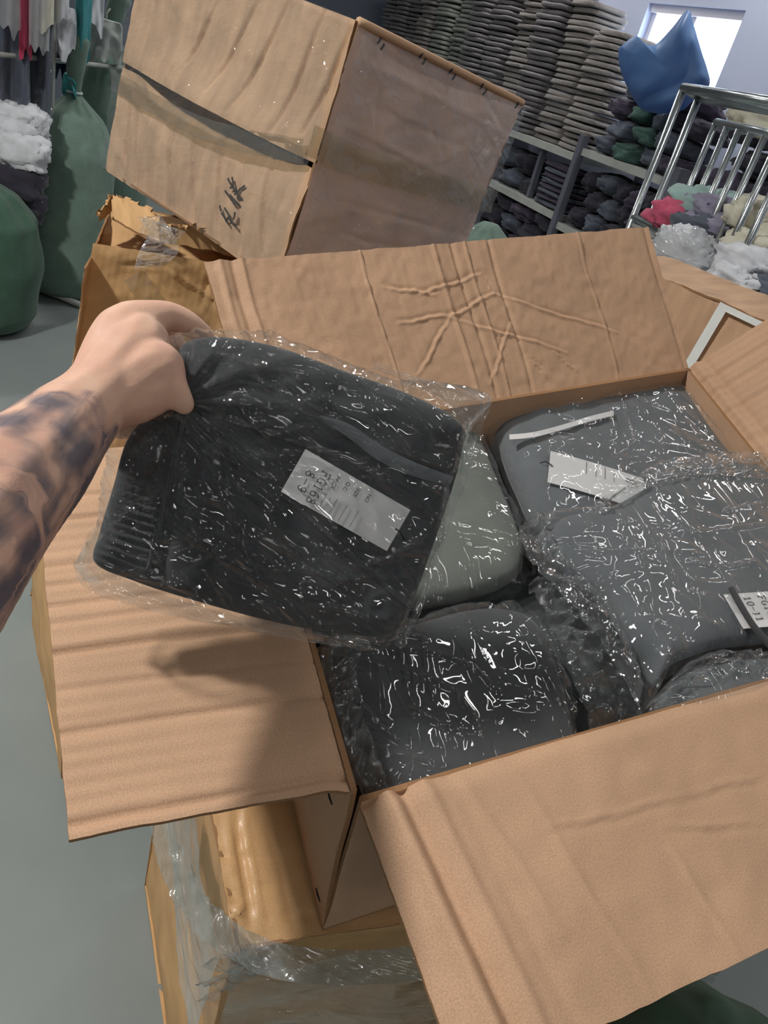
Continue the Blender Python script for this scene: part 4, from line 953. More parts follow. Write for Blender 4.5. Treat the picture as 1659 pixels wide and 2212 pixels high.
# inner lid the wrapped carton sits on
panel('inner_flap', T0+TZ*.90+TY*.16, T0+TX*.76+TZ*.84+TY*.16, T0+TX*.76+TY*.55+TZ*.94, T0+TY*.55+TZ*1.0, .03, .004, 'cardboard_ochre', torn, bumpfn(161, .01, 6), out_n=EZ)
panel('bottom_panel', T0+EZ*.004, T0+EZ*.004+TX*.76, T0+EZ*.004+TX*.76+TY*.56, T0+EZ*.004+TY*.56, .06, .004, 'cardboard_ochre', torn, out_n=-EZ)
# torn strips of board curling up along the rim
def curl(name, pts_in, pts_out, seed, th=.005):
    A = catmull(pts_in, 44, False); B = catmull(pts_out, 44, False); t = np.linspace(0, 1, 14)[None, :, None]
    P = A[:, None]*(1-t)+B[:, None]*t
    P = P+EZ*(.012*np.sin(np.pi*t*.9))
    q = np.stack([np.linspace(0, 8, 44)[:, None]+0*t[..., 0], t[..., 0]*2+np.zeros((44, 1)), np.zeros((44, 14))+seed], -1)
    P = P+EZ*(.004*vn(q*1.5, seed))[..., None]
    P[:, -1] += np.stack([vn(q[:, -1]*3, seed+k)*.008 for k in range(3)], -1); P[:, -2] += (P[:, -1]-P[:, -2])*.3
    n = np.cross(P[1, 0]-P[0, 0], P[0, 1]-P[0, 0])
    P = P if n[2] > 0 else P[:, ::-1]
    uv = np.stack([np.linspace(0, .5, 44)[:, None]+np.zeros((1, 14)), np.linspace(0, .1, 14)[None]+np.zeros((44, 1))], -1)
    return grid_solid(name, P, P-EZ*th, 'cardboard_ochre', torn, 'cardboard_edge', uv)
D1 = 1.82
curl('torn_strip', [at(243, 470, D1), at(290, 497, D1), at(340, 520, D1)], [at(238, 425, D1+.03), at(285, 438, D1+.02), at(345, 470, D1)], 171)
curl('torn_strip', [at(345, 520, D1-.04), at(420, 530, D1-.06), at(470, 540, D1-.06), at(512, 556, D1-.05)], [at(340, 486, D1-.05), at(400, 490, D1-.1), at(460, 496, D1-.1), at(518, 520, D1-.08)], 175)
curl('torn_strip', [at(214, 475, D1), at(240, 452, D1+.04), at(248, 440, D1+.06)], [at(212, 462, D1-.05), at(232, 440, D1), at(240, 427, D1+.02)], 178)
strip('film_scrap', [at(*p) for p in ((295, 470, D1-.06), (320, 500, D1-.10), (300, 545, D1-.14), (290, 580, D1-.16))], [at(*p) for p in ((345, 465, D1-.06), (375, 505, D1-.10), (385, 545, D1-.13), (350, 575, D1-.15))], unit(C-at(330, 520, D1)), 'film_wrap', torn, .010, 81, 90, 24)
strip('film_scrap', [at(*p) for p in ((300, 500, D1-.12), (330, 520, D1-.13), (375, 530, D1-.13))], [at(*p) for p in ((310, 470, D1-.10), (345, 480, D1-.11), (400, 500, D1-.12))], unit(C-at(330, 520, D1)), 'film_wrap', torn, .010, 83, 80, 22)
tape('tape_strip', [tfp(290, 590), tfp(340, 660), tfp(390, 740), tfp(420, 790)], .05, unit(np.cross(TX, AZ))*(1 if np.cross(TX, AZ)@(C-T0) > 0 else -1), 'tape_clear', torn, .014, .003, 26)

# ================================================================== strapped carton at the right behind the flaps
P1, P2 = hz(1430, 605, 1.75), hz(1700, 708, 1.64); P1[2] = P2[2] = (P1[2]+P2[2])/2
ex = unit(P2-P1); ey = np.array([-ex[1], ex[0], 0]); topz = P1[2]
c0 = P1-ex*.16; c0[2] = topz-.42
strp = carton('strapped_carton', c0, ex*.62, ey*.30, EZ*.42, 'cardboard_old', 'brown carton bound with a pale strap behind the right flap', 190, .012, .003, .0)
c1 = c0.copy(); c1[2] = 0
carton('floor_carton', c1-ex*.02, ex*.64, ey*.32, EZ*(topz-.44), 'cardboard_ochre', 'carton on the floor under the pale-strapped carton', 196, .05)
sn = -ey; sfp = plane(P1, sn)
s0, s1_ = sfp(1570, 657), sfp(1468, 830)
m_simple('strap_plastic', srgb(232, 236, 232), rough=.4, var=.03)
tape('strap', [s1_, (s0+s1_)/2, s0], .020, sn, 'strap_plastic', strp, .009, .0003, 3)
tape('strap', [s0+EZ*(-.006)+ex*.004, s0+ex*.14-EZ*.010, s0+ex*.30-EZ*.006], .012, sn, 'strap_plastic', strp, .010, .0003, 5)

# ================================================================== shelving along the window wall
m_simple('steel_grey', srgb(120, 122, 134), rough=.45, metal=.3, bscale=8)
m_simple('steel_light', srgb(176, 178, 172), rough=.5, bscale=8)
m_simple('chrome', srgb(205, 212, 212), rough=.22, metal=.9, var=.04, bscale=10)
m_cloth('stack_grey', srgb(146, 140, 136), scale=200, bump=.5, fold=.6)
m_cloth('stack_sage', srgb(146, 150, 142), scale=200, bump=.5, fold=.6)
m_cloth('stack_slate', srgb(132, 128, 130), scale=200, bump=.5, fold=.6)
m_cloth('pile_dark', srgb(58, 56, 66), scale=200, bump=.6, fold=.8)
m_cloth('pile_plum', srgb(78, 70, 86), scale=200, bump=.6, fold=.8)
m_cloth('pile_green', srgb(72, 100, 92), scale=200, bump=.6, fold=.8)
m_cloth('pile_slate', srgb(92, 98, 110), scale=200, bump=.6, fold=.8)
m_cloth('cloth_white', srgb(212, 214, 218), scale=200, bump=.5, fold=.8)
m_cloth('cloth_cream', srgb(214, 210, 190), scale=200, bump=.5, fold=.8)
m_cloth('cloth_pink', srgb(206, 96, 124), scale=200, bump=.5, fold=.8)
m_cloth('cloth_mint', srgb(158, 186, 180), scale=200, bump=.5, fold=.8)
m_cloth('cloth_red', srgb(128, 52, 66), scale=200, bump=.5, fold=.8)
m_cloth('cloth_lilac', srgb(150, 146, 166), scale=200, bump=.5, fold=.8)
m_cloth('cloth_teal', srgb(66, 142, 146), scale=200, bump=.5, fold=.8)
m_cloth('cloth_navy', srgb(50, 58, 78), scale=200, bump=.5, fold=.8)
m_cloth('cloth_crimson', srgb(176, 64, 92), scale=200, bump=.5, fold=.8)
m_cloth('cloth_fleece', srgb(178, 184, 180), scale=90, bump=.9, fold=.8)
m_cloth('sack_green', srgb(112, 134, 122), scale=260, bump=.35, fold=.4)
m_cloth('sack_dark_green', srgb(66, 94, 78), scale=260, bump=.35, fold=.4)

SB0, SB1 = 3.25, 3.80
pa1, pz1 = on_b(1262, 300, SB0); pa2, _ = on_b(1452, 420, SB0); _, zb1 = on_b(1190, 312, SB0); _, zb2 = on_b(1350, 352, SB0); _, zb3 = on_b(1130, 425, SB0)
pa0 = pa1+2.1; pam1 = pa1+4.6; pend = pa2-1.4
sh = empty('shelf_unit', room(pa1, 3.5), 'long grey steel shelving unit along the window wall', 'shelving')
def post(a, b, w=.05, z1=2.2, mat='steel_grey'):
    p = slab('post', a-w/2, a+w/2, b-w/2, b+w/2, 0, z1, mat, sh)
for a in (pend, pa2, pa1, pa0, pam1):
    w_ = .075 if a == pa2 else .05
    post(a, SB0, w_, zb1-.02 if a in (pa0, pam1) else zb1+.12); post(a, SB1, .05, zb1)
zt = (zb1+zb2)/2
for z_, lo_, hi_ in ((zb1, pa1+.03, pa0-.03), (zb1, pa0+.03, pam1), (zb2, pa2+.05, pa1-.03), (zb2, pend, pa2-.05), (zb3, pa1+.03, pa0-.03), (zb3, pa0+.03, pam1), (zb3-.04, pa2+.05, pa1-.03), (.15, pend, pam1)):
    slab('shelf_board', lo_, hi_, SB0-.005, SB1, z_-.045, z_, 'steel_light', sh)

# folded clothes in tall stacks: three mesh kinds, copied
def proj(P):
    v = np.array(P)-C; d = v@F_; return W/2+F*(v@R_)/d, H/2-F*(v@U_)/d
kinds = []
for k, mt in enumerate(('stack_grey', 'stack_sage', 'stack_slate')):
    kinds.append(sph('folded_garment', (0, 0, 0), (.170, .15, .0158), mt, None, 200+k, nlat=12, nlon=32, amp=.05, rdg=.07, scale=2.5, flat=5.5))
hidden_line = lambda x: 45+(x-772)*(222-45)/(1128-772)
first = {0: True, 1: True, 2: True}
yaw0 = math.atan2(EA[1], EA[0])
count = 0; nth = {}
_u = 'first second third fourth fifth sixth seventh eighth ninth tenth eleventh twelfth thirteenth fourteenth fifteenth sixteenth seventeenth eighteenth nineteenth'.split()
ORD = _u+['twentieth']+['twenty-'+q for q in _u[:9]]+['thirtieth']+['thirty-'+q for q in _u[:9]]+['fortieth']+['forty-'+q for q in _u[:9]]
for col in range(12):
    a = pa1+.23+col*.385; b = 3.44+.03*math.sin(col*2.3)
    mt = (0, 0, 2, 0, 2, 2, 1, 1, 0, 2, 2, 2)[col]
    ztop = {0: 1.95, 1: 2.12}.get(col, 2.75)
    z = zb1+.02; i = 0
    while z < ztop:
        lean = (z-zb1)*.05*math.sin(col*1.7)
        P = room(a+lean+random.uniform(-.018, .018), b+random.uniform(-.02, .02), z)
        x, y = proj(P)
        if y > -30 and x > 690 and not (x < 1110 and y > hidden_line(x)+25):
            src = kinds[mt]
            if first[mt]: o = src; first[mt] = False
            else: o = src.copy(); COL.objects.link(o)
            o.location = tuple(P); o.rotation_euler = (random.uniform(-.025, .025)+(.10 if col == 6 else 0), random.uniform(-.02, .02), yaw0+random.uniform(-.06, .06))
            o.scale = (random.uniform(.95, 1.06), random.uniform(.95, 1.05), random.uniform(.92, 1.1))
            tone = ('warm grey', 'sage grey', 'slate grey')[mt]
            spot = ('beside the grey shelf post', 'second from the shelf post', 'third from the shelf post', 'fourth from the shelf post', 'fifth from the shelf post', 'sixth from the shelf post', 'above the wrapped carton', 'behind the slumped one', 'ninth from the shelf post', 'tenth from the shelf post', 'eleventh from the shelf post', 'farthest along')[col]
            nth[col] = nth.get(col, 0)+1
            tag(o, f'{tone} folded garment, {ORD[nth[col]-1]} up in the stack {spot}', 'folded clothes', f'folded clothes in the tall stack {spot}'); count += 1
        z += .0368; i += 1
for k in range(3):
    if first[k]: bpy.data.objects.remove(kinds[k])
# crumpled garments on the second bay and the lower shelves
def lumps(specs, label, cat, group, name='crumpled_garment'):
    for i, (x, y, b, rx, ry, rz, mt, seed) in enumerate(specs):
        a, z = on_b(x, y, b)
        o = sph(name, room(a, b, z), (rx, ry, rz), mt, None, seed, amp=.35, rdg=.45, scale=3.2, flat=2.6, yaw=yaw0+.3*math.sin(seed))
        tag(o, label[i] if isinstance(label, list) else label, cat, group)
def heap(a0, a1, zb, cols, layers, rz, mats, label, group, seed, b=3.46, name='crumpled_garment'):
    for L in range(layers):
        for k in range(cols-(L % 2)):
            r = random.Random(seed*100+L*10+k); f_ = (k+.5+(L % 2)*.5)/cols
            rx = (a1-a0)/cols*.45
            P = room(a0+(a1-a0)*f_, b+r.uniform(-.03, .03), zb+rz*1.15+L*rz*2.15)
            mt = mats[L % len(mats)][k % len(mats[0])]
            o = sph(name, P, (rx, .17, rz), mt, None, seed+L*7+k, nlat=22, nlon=36, amp=.4, rdg=.22, scale=2.2, flat=3.0, yaw=yaw0+.15*math.sin(seed+L*3+k), tilt=(.07*math.sin(k*2.1+L), .06*math.cos(k+L*1.7)))
            tag(o, label(L, k, mt), 'clothes', group)
nm = {'pile_plum': 'plum', 'pile_slate': 'slate', 'pile_dark': 'near-black', 'pile_green': 'green'}
rows = ('bottom', 'second', 'third', 'top'); colsn = ('nearest the chrome uprights', 'second from the chrome uprights', 'third from the chrome uprights', 'fourth from the chrome uprights', 'beside the folded stacks', 'sixth along')
heap(pa2+.08, pa1-.05, zb2, 4, 4, .050, [['pile_plum', 'pile_slate', 'pile_green', 'pile_slate'], ['pile_slate', 'pile_green', 'pile_slate', 'pile_green'], ['pile_dark', 'pile_slate', 'pile_green', 'pile_plum'], ['pile_plum', 'pile_dark', 'pile_slate', 'pile_dark']],
     lambda L, k, m: f'{nm[m]} garment, {rows[L]} row of the heap below the blue bundle, {("first", "second", "third", "fourth")[k]} from right', 'crumpled clothes on the second shelf bay', 300)
heap(pend+.05, pa2-.06, zb2, 4, 3, .060, [['pile_dark', 'pile_slate', 'pile_dark', 'pile_plum'], ['pile_green', 'pile_slate', 'pile_dark', 'pile_green']],
     lambda L, k, m: f'{nm[m]} garment, {rows[L]} row of the heap behind the chrome bars, {("first", "second", "third", "fourth")[k]} from right', 'crumpled clothes behind the chrome bars', 320)
heap(pa2+.08, pa1-.05, zb3-.04, 5, 3, .058, [['pile_dark', 'pile_plum', 'pile_dark', 'pile_slate', 'pile_dark'], ['pile_plum', 'pile_dark', 'pile_slate', 'pile_dark', 'pile_dark']],
     lambda L, k, m: f'{nm[m]} garment, {rows[L]} row of the heap under the green pile, {("first", "second", "third", "fourth", "fifth")[k]} from right', 'dark clothes on the lower shelf of the second bay', 340)
heap(pa1+.5, pa0-.05, zb3, 5, 2, .060, [['pile_dark', 'pile_slate', 'pile_dark', 'pile_plum', 'pile_dark']],
     lambda L, k, m: f'{nm[m]} garment, {rows[L]} row of the heap under the folded stacks, {("first", "second", "third", "fourth", "fifth")[k]} from right', 'dark clothes under the folded stacks', 360)
zlow = zb3-.42
for lo_, hi_, c_ in ((pa2+.05, pa1-.03, 5), (pa1+.03, pa0-.03, 6)):
    slab('shelf_board', lo_, hi_, SB0-.005, SB1, zlow-.045, zlow, 'steel_light', sh)
    heap(lo_+.03, hi_-.03, zlow, c_, 3, .058, [['pile_dark', 'pile_plum', 'pile_dark', 'pile_dark', 'pile_slate', 'pile_dark'], ['pile_dark', 'pile_slate', 'pile_dark', 'pile_plum', 'pile_dark', 'pile_dark']],
         lambda L, k, m: f'{nm[m]} garment, {rows[L]} row, lowest shelf {"below folded stacks" if c_ == 6 else "behind chrome uprights"}, {("first", "second", "third", "fourth", "fifth", "sixth")[k]} from right', 'dark clothes on the lowest visible shelf', 380+c_*3)
for i in range(8):
    o = sph('folded_garment', room(pa1+.26, 3.42, zb3+.02+i*.036), (.19, .14, .017), 'pile_plum' if i % 2 else 'pile_slate', None, 370+i, nlat=10, nlon=26, amp=.15, rdg=.2, flat=4, yaw=yaw0)
    tag(o, f'dark folded garment {("lowest", "second", "third", "fourth", "fifth", "sixth", "seventh", "topmost")[i]} in the short stack under the top shelf', 'folded clothes', 'short dark stack under the top shelf')
o = slab('support_bar', *[q+v for q, v in zip([on_b(1152, 380, 3.3)[0]]*2, (-.02, .02))], 3.3, 3.34, zb3, zb1-.05, 'steel_grey', sh)

# blue sheet bundle in front of the window
m_simple('blue_sheet', srgb(100, 138, 184), rough=.45, var=.15, bscale=5)
def m_blue():
    m = MATS['blue_sheet']; t = m.node_tree; p = [n for n in t.nodes if n.type == 'BSDF_PRINCIPLED'][0]
    tl = N(t, 'ShaderNodeBsdfTranslucent'); tl.inputs[0].default_value = srgb(40, 130, 220); s = N(t, 'ShaderNodeMixShader'); s.inputs[0].default_value = .22
    o_ = [n for n in t.nodes if n.type == 'OUTPUT_MATERIAL'][0]; t.links.new(p.outputs[0], s.inputs[1]); t.links.new(tl.outputs[0], s.inputs[2]); t.links.new(s.outputs[0], o_.inputs[0])
m_blue()
bl_d = 5.05; bn = -unit(ray(1430, 140)*np.array([1, 1, 0])); bpl = plane(hz(1430, 140, bl_d), bn)
bo = [(1336, 112), (1346, 96), (1372, 78), (1388, 92), (1415, 97), (1450, 62), (1486, 22), (1500, 58), (1515, 110), (1528, 150), (1532, 185), (1500, 215), (1470, 240), (1420, 245), (1382, 232), (1356, 190), (1340, 150)]
def blue_wr(P, uv, r, side):
    return .045*np.abs(np.sin(uv[:, 0]*17+2.5*vn(np.concatenate([uv*4, uv[:, :1]*0], 1), 3)))*(.3+.7*r)*(1-r**9)+.025*fbm(np.concatenate([uv*7, uv[:, :1]*0+side], 1), 7, 2)
blue = pouch('sheet_bundle', [bpl(*p) for p in bo], bn, .16, .16, 'blue_sheet', None, 30, 120, 2.6, blue_wr, centre=bpl(1435, 150))
tag(blue, 'blue plastic sheet bundle heaped in front of the bright window', 'plastic sheet')

# ================================================================== chrome trolley
tr = empty('chrome_trolley', hz(1477, 400, 3.2)*np.array([1, 1, 0]), 'tall chrome frame trolley with upright bars in front of the shelves', 'trolley')
def vbar(x, y, dist, zlow, rad, nm='upright_bar'):
    P = hz(x, y, dist); Q = P.copy(); Q[2] = zlow; tube(nm, [P, (P+Q)/2, Q], rad, 'chrome', tr, 12); return P
def rail(p, q, rad, nm='rail'):
    p, q = np.array(p), np.array(q); tube(nm, [p, (p+q)/2, q], rad, 'chrome', tr, 12)
tA = vbar(1477, 190, 3.2, .1, .014, 'post'); tB = vbar(1509, 212, 3.35, .1, .014, 'post')
tC = hz(1800, 252, 2.45); tC[2] = tA[2]; tD = hz(1800, 268, 2.55); tD[2] = tB[2]
rail(tA, tC, .016); rail(tB, tD, .014); rail(tA, tB, .012)
r0 = hz(1547, 264, 3.1); r1 = hz(1760, 305, 2.45); r1[2] = r0[2]
rail(r0, r1, .012)
zbase = hz(1540, 532, 3.05)[2]
for f_ in (0, .155, .30, .435, .58, .72, .86):
    P = r0*(1-f_)+r1*f_; Q = P.copy(); Q[2] = zbase-.28; tube('upright_bar', [P, (P+Q)/2, Q], .0105, 'chrome', tr, 12)
b0 = r0.copy(); b1 = r1.copy(); b0[2] = b1[2] = zbase
rail(b0, b1, .013)
tb0 = tA.copy(); tb1 = tC.copy(); tb0[2] = tb1[2] = zbase; rail(tb0, tb1, .013)
tv = [tb0, tb1, b1, b0]
obj('tray', [np.array(v)-EZ*.03 for v in tv]+[np.array(v)-EZ*.02 for v in tv], [(3, 2, 1, 0), (4, 5, 6, 7), (0, 1, 5, 4), (1, 2, 6, 5), (2, 3, 7, 6), (3, 0, 4, 7)], 'steel_light', tr, False)
for p in (tb0, tb1, b1, b0):
    q = p.copy(); q[2] = .08
    tube('leg', [p, (p+q)/2, q], .014, 'chrome', tr, 10)
    sph('caster', (q[0], q[1], .045), (.022, .045, .045), 'cord_black', tr, 5, 8, 14, 0, 1, 0, 2)

def pile(specs, group=None):
    for i, (nm, x, y, d, r, mt, seed, label, cat) in enumerate(specs):
        o = sph(nm, hz(x, y, d), r, mt, None, seed, amp=.45, rdg=.30, scale=2.6, flat=2.6, yaw=.5*seed)
        tag(o, label, cat, group)
pile([('crumpled_garment', 1480, 475, 3.0, (.11, .1, .06), 'cloth_pink', 401, 'pink crumpled garment at the left of the trolley heap', 'clothes'),
      ('crumpled_garment', 1525, 455, 3.0, (.12, .11, .06), 'cloth_mint', 402, 'mint crumpled garment on top of the trolley heap', 'clothes'),
      ('crumpled_garment', 1565, 470, 2.95, (.13, .11, .06), 'cloth_lilac', 403, 'lilac grey crumpled garment on the trolley heap behind the bars', 'clothes'),
      ('crumpled_garment', 1540, 500, 2.9, (.13, .11, .05), 'pile_slate', 404, 'slate crumpled garment in the middle of the trolley heap', 'clothes'),
      ('crumpled_garment', 1590, 505, 2.85, (.12, .11, .05), 'cloth_lilac', 405, 'lilac crumpled garment on the trolley heap beside the white cloth', 'clothes'),
      ('crumpled_garment', 1530, 522, 2.85, (.07, .07, .035), 'cloth_crimson', 406, 'crimson crumpled garment low in the trolley heap', 'clothes'),
      ('crumpled_garment', 1580, 535, 2.8, (.10, .08, .03), 'cloth_red', 407, 'dark red crumpled garment along the trolley edge', 'clothes'),
      ('crumpled_garment', 1640, 475, 2.75, (.09, .08, .055), 'cloth_cream', 408, 'cream rolled garment at the right of the trolley heap', 'clothes'),
      ('crumpled_garment', 1640, 535, 2.65, (.09, .08, .045), 'cloth_cream', 409, 'cream folded garment under the cream roll', 'clothes'),
      ('crumpled_garment', 1625, 580, 2.6, (.13, .1, .06), 'cloth_white', 410, 'white crumpled garment below the cream ones', 'clothes'),
      ('crumpled_garment', 1580, 610, 2.5, (.12, .07, .045), 'cloth_white', 411, 'white garment slumped towards the strapped carton', 'clothes'),
      ('crumpled_garment', 1640, 640, 2.5, (.11, .08, .06), 'pile_slate', 412, 'dark grey garment under the white one at the right edge', 'clothes'),
      ('crumpled_garment', 1510, 605, 2.6, (.12, .08, .06), 'pile_slate', 413, 'dark grey garment under the white plastic bag', 'clothes'),
      ('crumpled_garment', 1560, 560, 2.75, (.09, .08, .06), 'pile_dark', 414, 'dark garment below the trolley tray edge', 'clothes'),
      ('crumpled_garment', 1640, 262, 3.4, (.10, .05, .05), 'cloth_cream', 415, 'cream roll resting on the top rail', 'clothes')], None)
# white plastic bag
wbn = -unit(ray(1475, 560)*np.array([1, 1, 0])); wpl = plane(hz(1475, 560, 2.55), wbn)
def white_wr(P, uv, r, side):
    q = np.concatenate([uv*12, uv[:, :1]*0+side], 1); return .016*fbm(q*.7, 9, 2)+.004*ridge(q*.8, 3, 1)*r
wb = pouch('plastic_bag', [wpl(*p) for p in ((1418, 505), (1450, 488), (1490, 492), (1530, 510), (1540, 560), (1532, 590), (1490, 606), (1440, 606), (1415, 590), (1405, 545))], wbn, .10, .08, 'film_milky', None, 26, 110, 2.6, white_wr, outline_jit=.01)
tag(wb, 'white translucent plastic bag beside the back flap', 'plastic bag')
ib = sph('stuffing', hz(1472, 552, 2.57), (.085, .07, .075), 'cloth_white', wb, 421, amp=.3, rdg=.3)

# ================================================================== green sacks
def sack(name, base, rad, h, mat, label, seed, neck=.16, lean=(0, 0), squash=1.0, bend=0.0):
    root = empty(name, base, label, 'sack', 'green woven sacks'); nl, nz = 64, 44
    zz = np.linspace(0, 1, nz); V = []
    for z in zz:
        prof = np.interp(z, [0, .04, .12, .45, .75, .90, .97, 1.0], [.55, .85, .97, 1.02, .95, .62, .26, .13])
        g = np.clip((z-.62)/.38, 0, 1)
        for j in range(nl):
            th = 2*np.pi*j/nl
            rip = 1+.09*g*np.cos(th*11+seed)*(1-.3*g)+.035*float(vn(np.array([[math.cos(th)*2+seed, math.sin(th)*2, z*4]]), seed)[0])+.05*float(vn(np.array([[math.cos(th)*1.1+seed, math.sin(th)*1.1, z*2]]), seed+3)[0])
            V.append((base[0]+lean[0]*z*h+rad*prof*rip*math.cos(th), base[1]+lean[1]*z*h+rad*squash*prof*rip*math.sin(th), base[2]+z*h))
    fs = [(i*nl+j, i*nl+(j+1) % nl, (i+1)*nl+(j+1) % nl, (i+1)*nl+j) for i in range(nz-1) for j in range(nl)]+[tuple(range(nl-1, -1, -1)), tuple((nz-1)*nl+j for j in range(nl))]
    obj('sack_body', V, fs, mat, root)
    if neck:
        t = np.array([base[0]+lean[0]*h, base[1]+lean[1]*h, base[2]+h])
        side = R_*np.array([1, 1, 0])
        pts = catmull([t-EZ*.02, t+EZ*neck*.3, t+EZ*neck*.7+side*bend*.4, t+EZ*neck*1.0+side*bend], 14, False)
        tube('sack_neck', pts, [rad*q for q in np.interp(np.linspace(0, 1, 14), [0, .12, .5, .85, 1], [.14, .13, .20, .22, .06])], mat, root, 16)
        th = np.linspace(0, 2*np.pi, 18); tube('tie', [t+EZ*.004+rad*.15*np.array([math.cos(a), math.sin(a), 0]) for a in th], .006, 'cloth_white', root, 6)
    return root
sb = floorpt(138, 660); sb[2] = 0
sack('green_sack', sb+unit(sb*np.array([1, 1, 0]))*.2, .215, .98, 'sack_green', 'tall green woven sack with a twisted tied neck', 21, .26, (.02, 0), 1, .02)
s2 = floorpt(-45, 715); sack('green_sack', s2*np.array([1, 1, 0])+unit(s2*np.array([1, 1, 0]))*.1, .26, .66, 'sack_dark_green', 'squat dark green sack at the left edge of the frame', 23, 0)
s3 = hz(232, 260, 4.9); sack('green_sack', np.array([s3[0], s3[1], 0]), .24, 1.22, 'sack_green', 'green sack standing behind the one with the tied neck', 27, .22, (0, 0), 1, .06)
s4 = hz(1050, 520, 3.6); sack('green_sack', np.array([s4[0], s4[1], 0]), .26, .98, 'sack_green', 'rounded green sack between the wrapped carton and back flap', 29, 0)
s5 = at(1600, 2330, .95); sack('green_sack', np.array([s5[0]+.02, s5[1]-.02, 0]), .24, .56, 'sack_dark_green', 'dark green sack on the floor below the front flap', 33, 0)

# ================================================================== clothes rail at the left
rl = empty('clothes_rail', hz(115, 200, 4.3)*np.array([1, 1, 0]), 'pale steel clothes rail hung with garments at the far left', 'clothes rail')
cp = hz(112, 120, 4.3); tube('post', [(cp[0], cp[1], .03), (cp[0], cp[1], 1.0), (cp[0], cp[1], 2.1)], .016, 'steel_light', rl, 12)
dl = unit(np.array([hz(240, 0, 4.8)[0]-hz(-40, 0, 4.1)[0], hz(240, 0, 4.8)[1]-hz(-40, 0, 4.1)[1], 0]))
h0, h1 = cp-dl*.9, cp+dl*.8; h0[2] = h1[2] = 2.05; tube('hanging_bar', [h0, (h0+h1)/2, h1], .014, 'steel_light', rl, 12)
q0, q1 = h0.copy(), h1.copy(); q0[2] = q1[2] = hz(200, 137, 4.6)[2]; tube('cross_bar', [q0, (q0+q1)/2, q1], .010, 'steel_light', rl, 10)
for e in (h0, h1): tube('post', [(e[0], e[1], .02), (e[0], e[1], 1), (e[0], e[1], 2.06)], .016, 'steel_light', rl, 12)
for e in (h0, cp, h1): tube('foot', [(e[0]-.2*dl[1], e[1]+.2*dl[0], .02), (e[0], e[1], .03), (e[0]+.2*dl[1], e[1]-.2*dl[0], .02)], .016, 'steel_light', rl, 10)
def drape(x, y0, y1, wpx, dist, mat, seed, label, cover=False, amp=.03):
    Pt, Pb_ = hz(x, y0, dist), hz(x, y1, dist); wd_ = wpx/F*dist; side = unit(R_*np.array([1, 1, 0])); nrm = -unit(np.array([Pt[0], Pt[1], 0])); zt_ = max(Pt[2], 2.0) if y0 <= 0 else Pt[2]; zb_ = Pb_[2]
    base_ = np.array([(Pt+Pb_)[0]/2, (Pt+Pb_)[1]/2, 0]) if y0 > 0 else np.array([Pb_[0], Pb_[1], 0])
    nu, nv = 26, 30; u = np.linspace(-.5, .5, nu)[:, None]; v = np.linspace(0, 1, nv)[None]
    f_ = amp*np.sin(u*wd_*60+seed+v*2)*(.3+.7*v)+amp*.8*vn(np.stack([u*4+0*v+seed, v*5+0*u, 0*u*v], -1), seed)
    half = .035+.02*np.cos(u*np.pi)+0*v; wv = (1-.25*np.exp(-v*9))*(1+.08*vn(np.stack([0*u+0*v+seed, v*4+0*u, 0*u*v], -1), seed+2))
    ctr = base_+(u*wv*wd_)[..., None]*side+((zt_+(zb_-zt_)*v+.04*vn(np.stack([u*5+0*v, 0*v+0*u+seed, 0*u*v], -1), seed)*v)[..., None])*EZ
    Pf = ctr+nrm*(f_+half)[..., None]; Pk = ctr+nrm*(f_*.6-half)[..., None]
    rimk = np.ones((nu, nv)); rimk[0] = rimk[-1] = 0; m = rimk[..., None]
    Pf = Pf*m+ctr*(1-m)+nrm*.004*(1-m); Pk = Pk*m+ctr*(1-m)-nrm*.004*(1-m)
    if np.cross(Pf[1, 0]-Pf[0, 0], Pf[0, 1]-Pf[0, 0])@nrm < 0: Pf, Pk = Pf[::-1], Pk[::-1]
    root = empty('hanging_garment', base_+EZ*zb_, label, 'clothes', 'clothes on the rail')
    grid_solid('garment', Pf, Pk, mat, root)
    if cover:
        uvc = np.stack([u*wd_+0*v, v*1.0+0*u], -1)
        g = grid_solid('plastic_cover', Pf+nrm*.03, Pk-nrm*.02, 'film_wrap', root, uv=uvc)
    tp_ = base_+EZ*zt_; tube('hanger_hook', [tp_-EZ*.01, tp_+EZ*.03, tp_+EZ*.05+side*.015], .004, 'steel_light', root, 6)
    return root
drape(22, 0, 250, 70, 4.15, 'cloth_navy', 2, 'navy garment in a clear cover, nearest the left edge', True)
drape(85, 0, 245, 44, 4.25, 'cloth_navy', 5, 'navy garment hanging behind the pink-red strip', True)
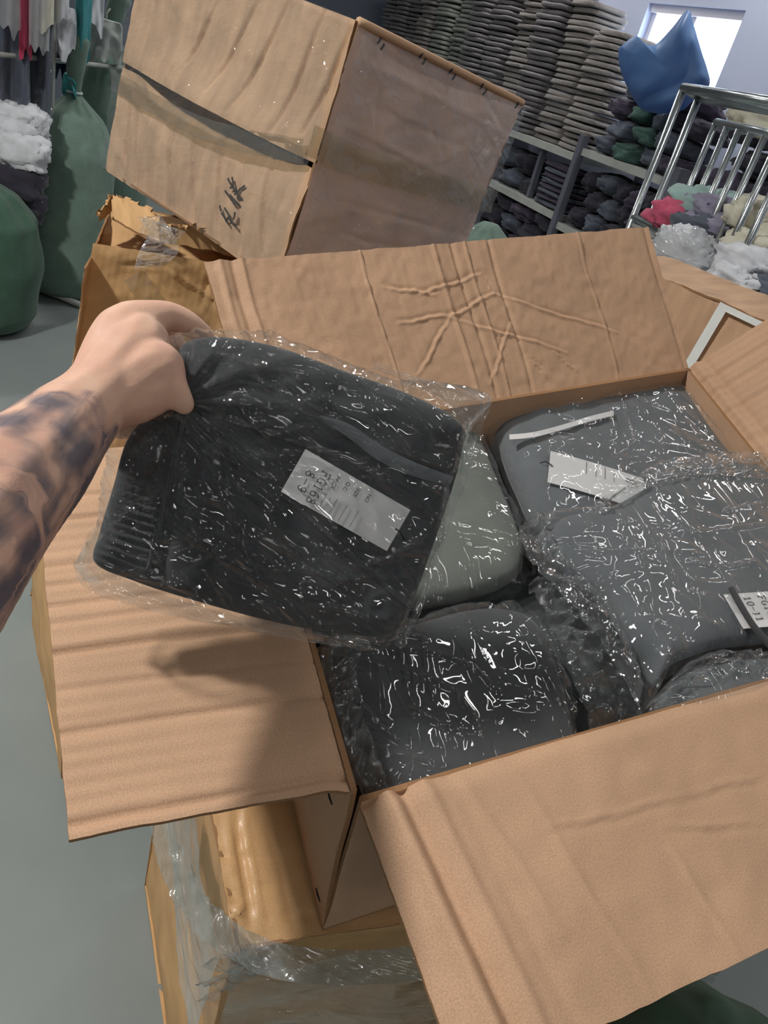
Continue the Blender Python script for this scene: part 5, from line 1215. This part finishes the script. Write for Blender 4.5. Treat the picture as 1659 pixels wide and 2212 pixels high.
drape(55, 0, 112, 22, 4.0, 'cloth_crimson', 8, 'narrow pink-red garment hanging among the navy ones')
drape(18, 0, 70, 40, 3.95, 'film_milky', 31, 'milky plastic cover hanging at the very left edge')
drape(84, 0, 120, 34, 3.95, 'film_milky', 33, 'milky plastic cover beside the pink-red garment')
drape(128, 0, 50, 30, 4.2, 'cloth_white', 37, 'short white garment hanging at the pale rail post')
drape(205, 0, 60, 30, 4.5, 'cloth_white', 39, 'white garment hanging right of the teal one')
drape(98, 0, 66, 26, 4.05, 'cloth_cream', 11, 'cream garment hanging left of the pale rail post')
drape(143, 15, 120, 34, 4.35, 'cloth_white', 14, 'white garment hanging just right of the pale rail post')
drape(138, 110, 165, 30, 4.6, 'cloth_navy', 17, 'dark garment tail below the white one')
drape(176, 0, 132, 28, 4.4, 'cloth_teal', 20, 'teal garment hanging beside the white fleece')
drape(150, 160, 214, 26, 4.4, 'cloth_teal', 23, 'short teal end hanging below the cross bar')
drape(228, 42, 134, 62, 4.7, 'cloth_fleece', 26, 'pale grey fleece hanging next to the wrapped carton', False, .02)
# bundles under the rail
def bundle(x, y, dist, r, mat, label, seed, waist=True):
    P = hz(x, y, dist); root = empty('tied_bundle', P-EZ*r[2], label, 'clothes bundle', 'bundles under the rail')
    sph('bundle', P, r, mat, root, seed, amp=.25, rdg=.35, scale=3, flat=3, yaw=.4)
    th = np.linspace(0, 2*np.pi, 24); tube('tie', [P+np.array([r[0]*1.06*math.cos(a)*math.cos(.4), r[0]*1.06*math.cos(a)*math.sin(.4), r[2]*1.1*math.sin(a)]) for a in th], .004, 'cloth_white', root, 6)
bundle(40, 268, 4.1, (.115, .1, .075), 'cloth_white', 'upper white tied bundle beside the tall green sack', 431)
bundle(40, 322, 4.05, (.115, .1, .075), 'cloth_white', 'lower white tied bundle beside the tall green sack', 433)
bundle(30, 385, 4.05, (.12, .1, .08), 'pile_dark', 'dark wrapped bundle under the white bundles', 437)
bundle(30, 440, 4.1, (.12, .1, .08), 'pile_dark', 'dark bundle on the floor pile behind the squat sack', 439)
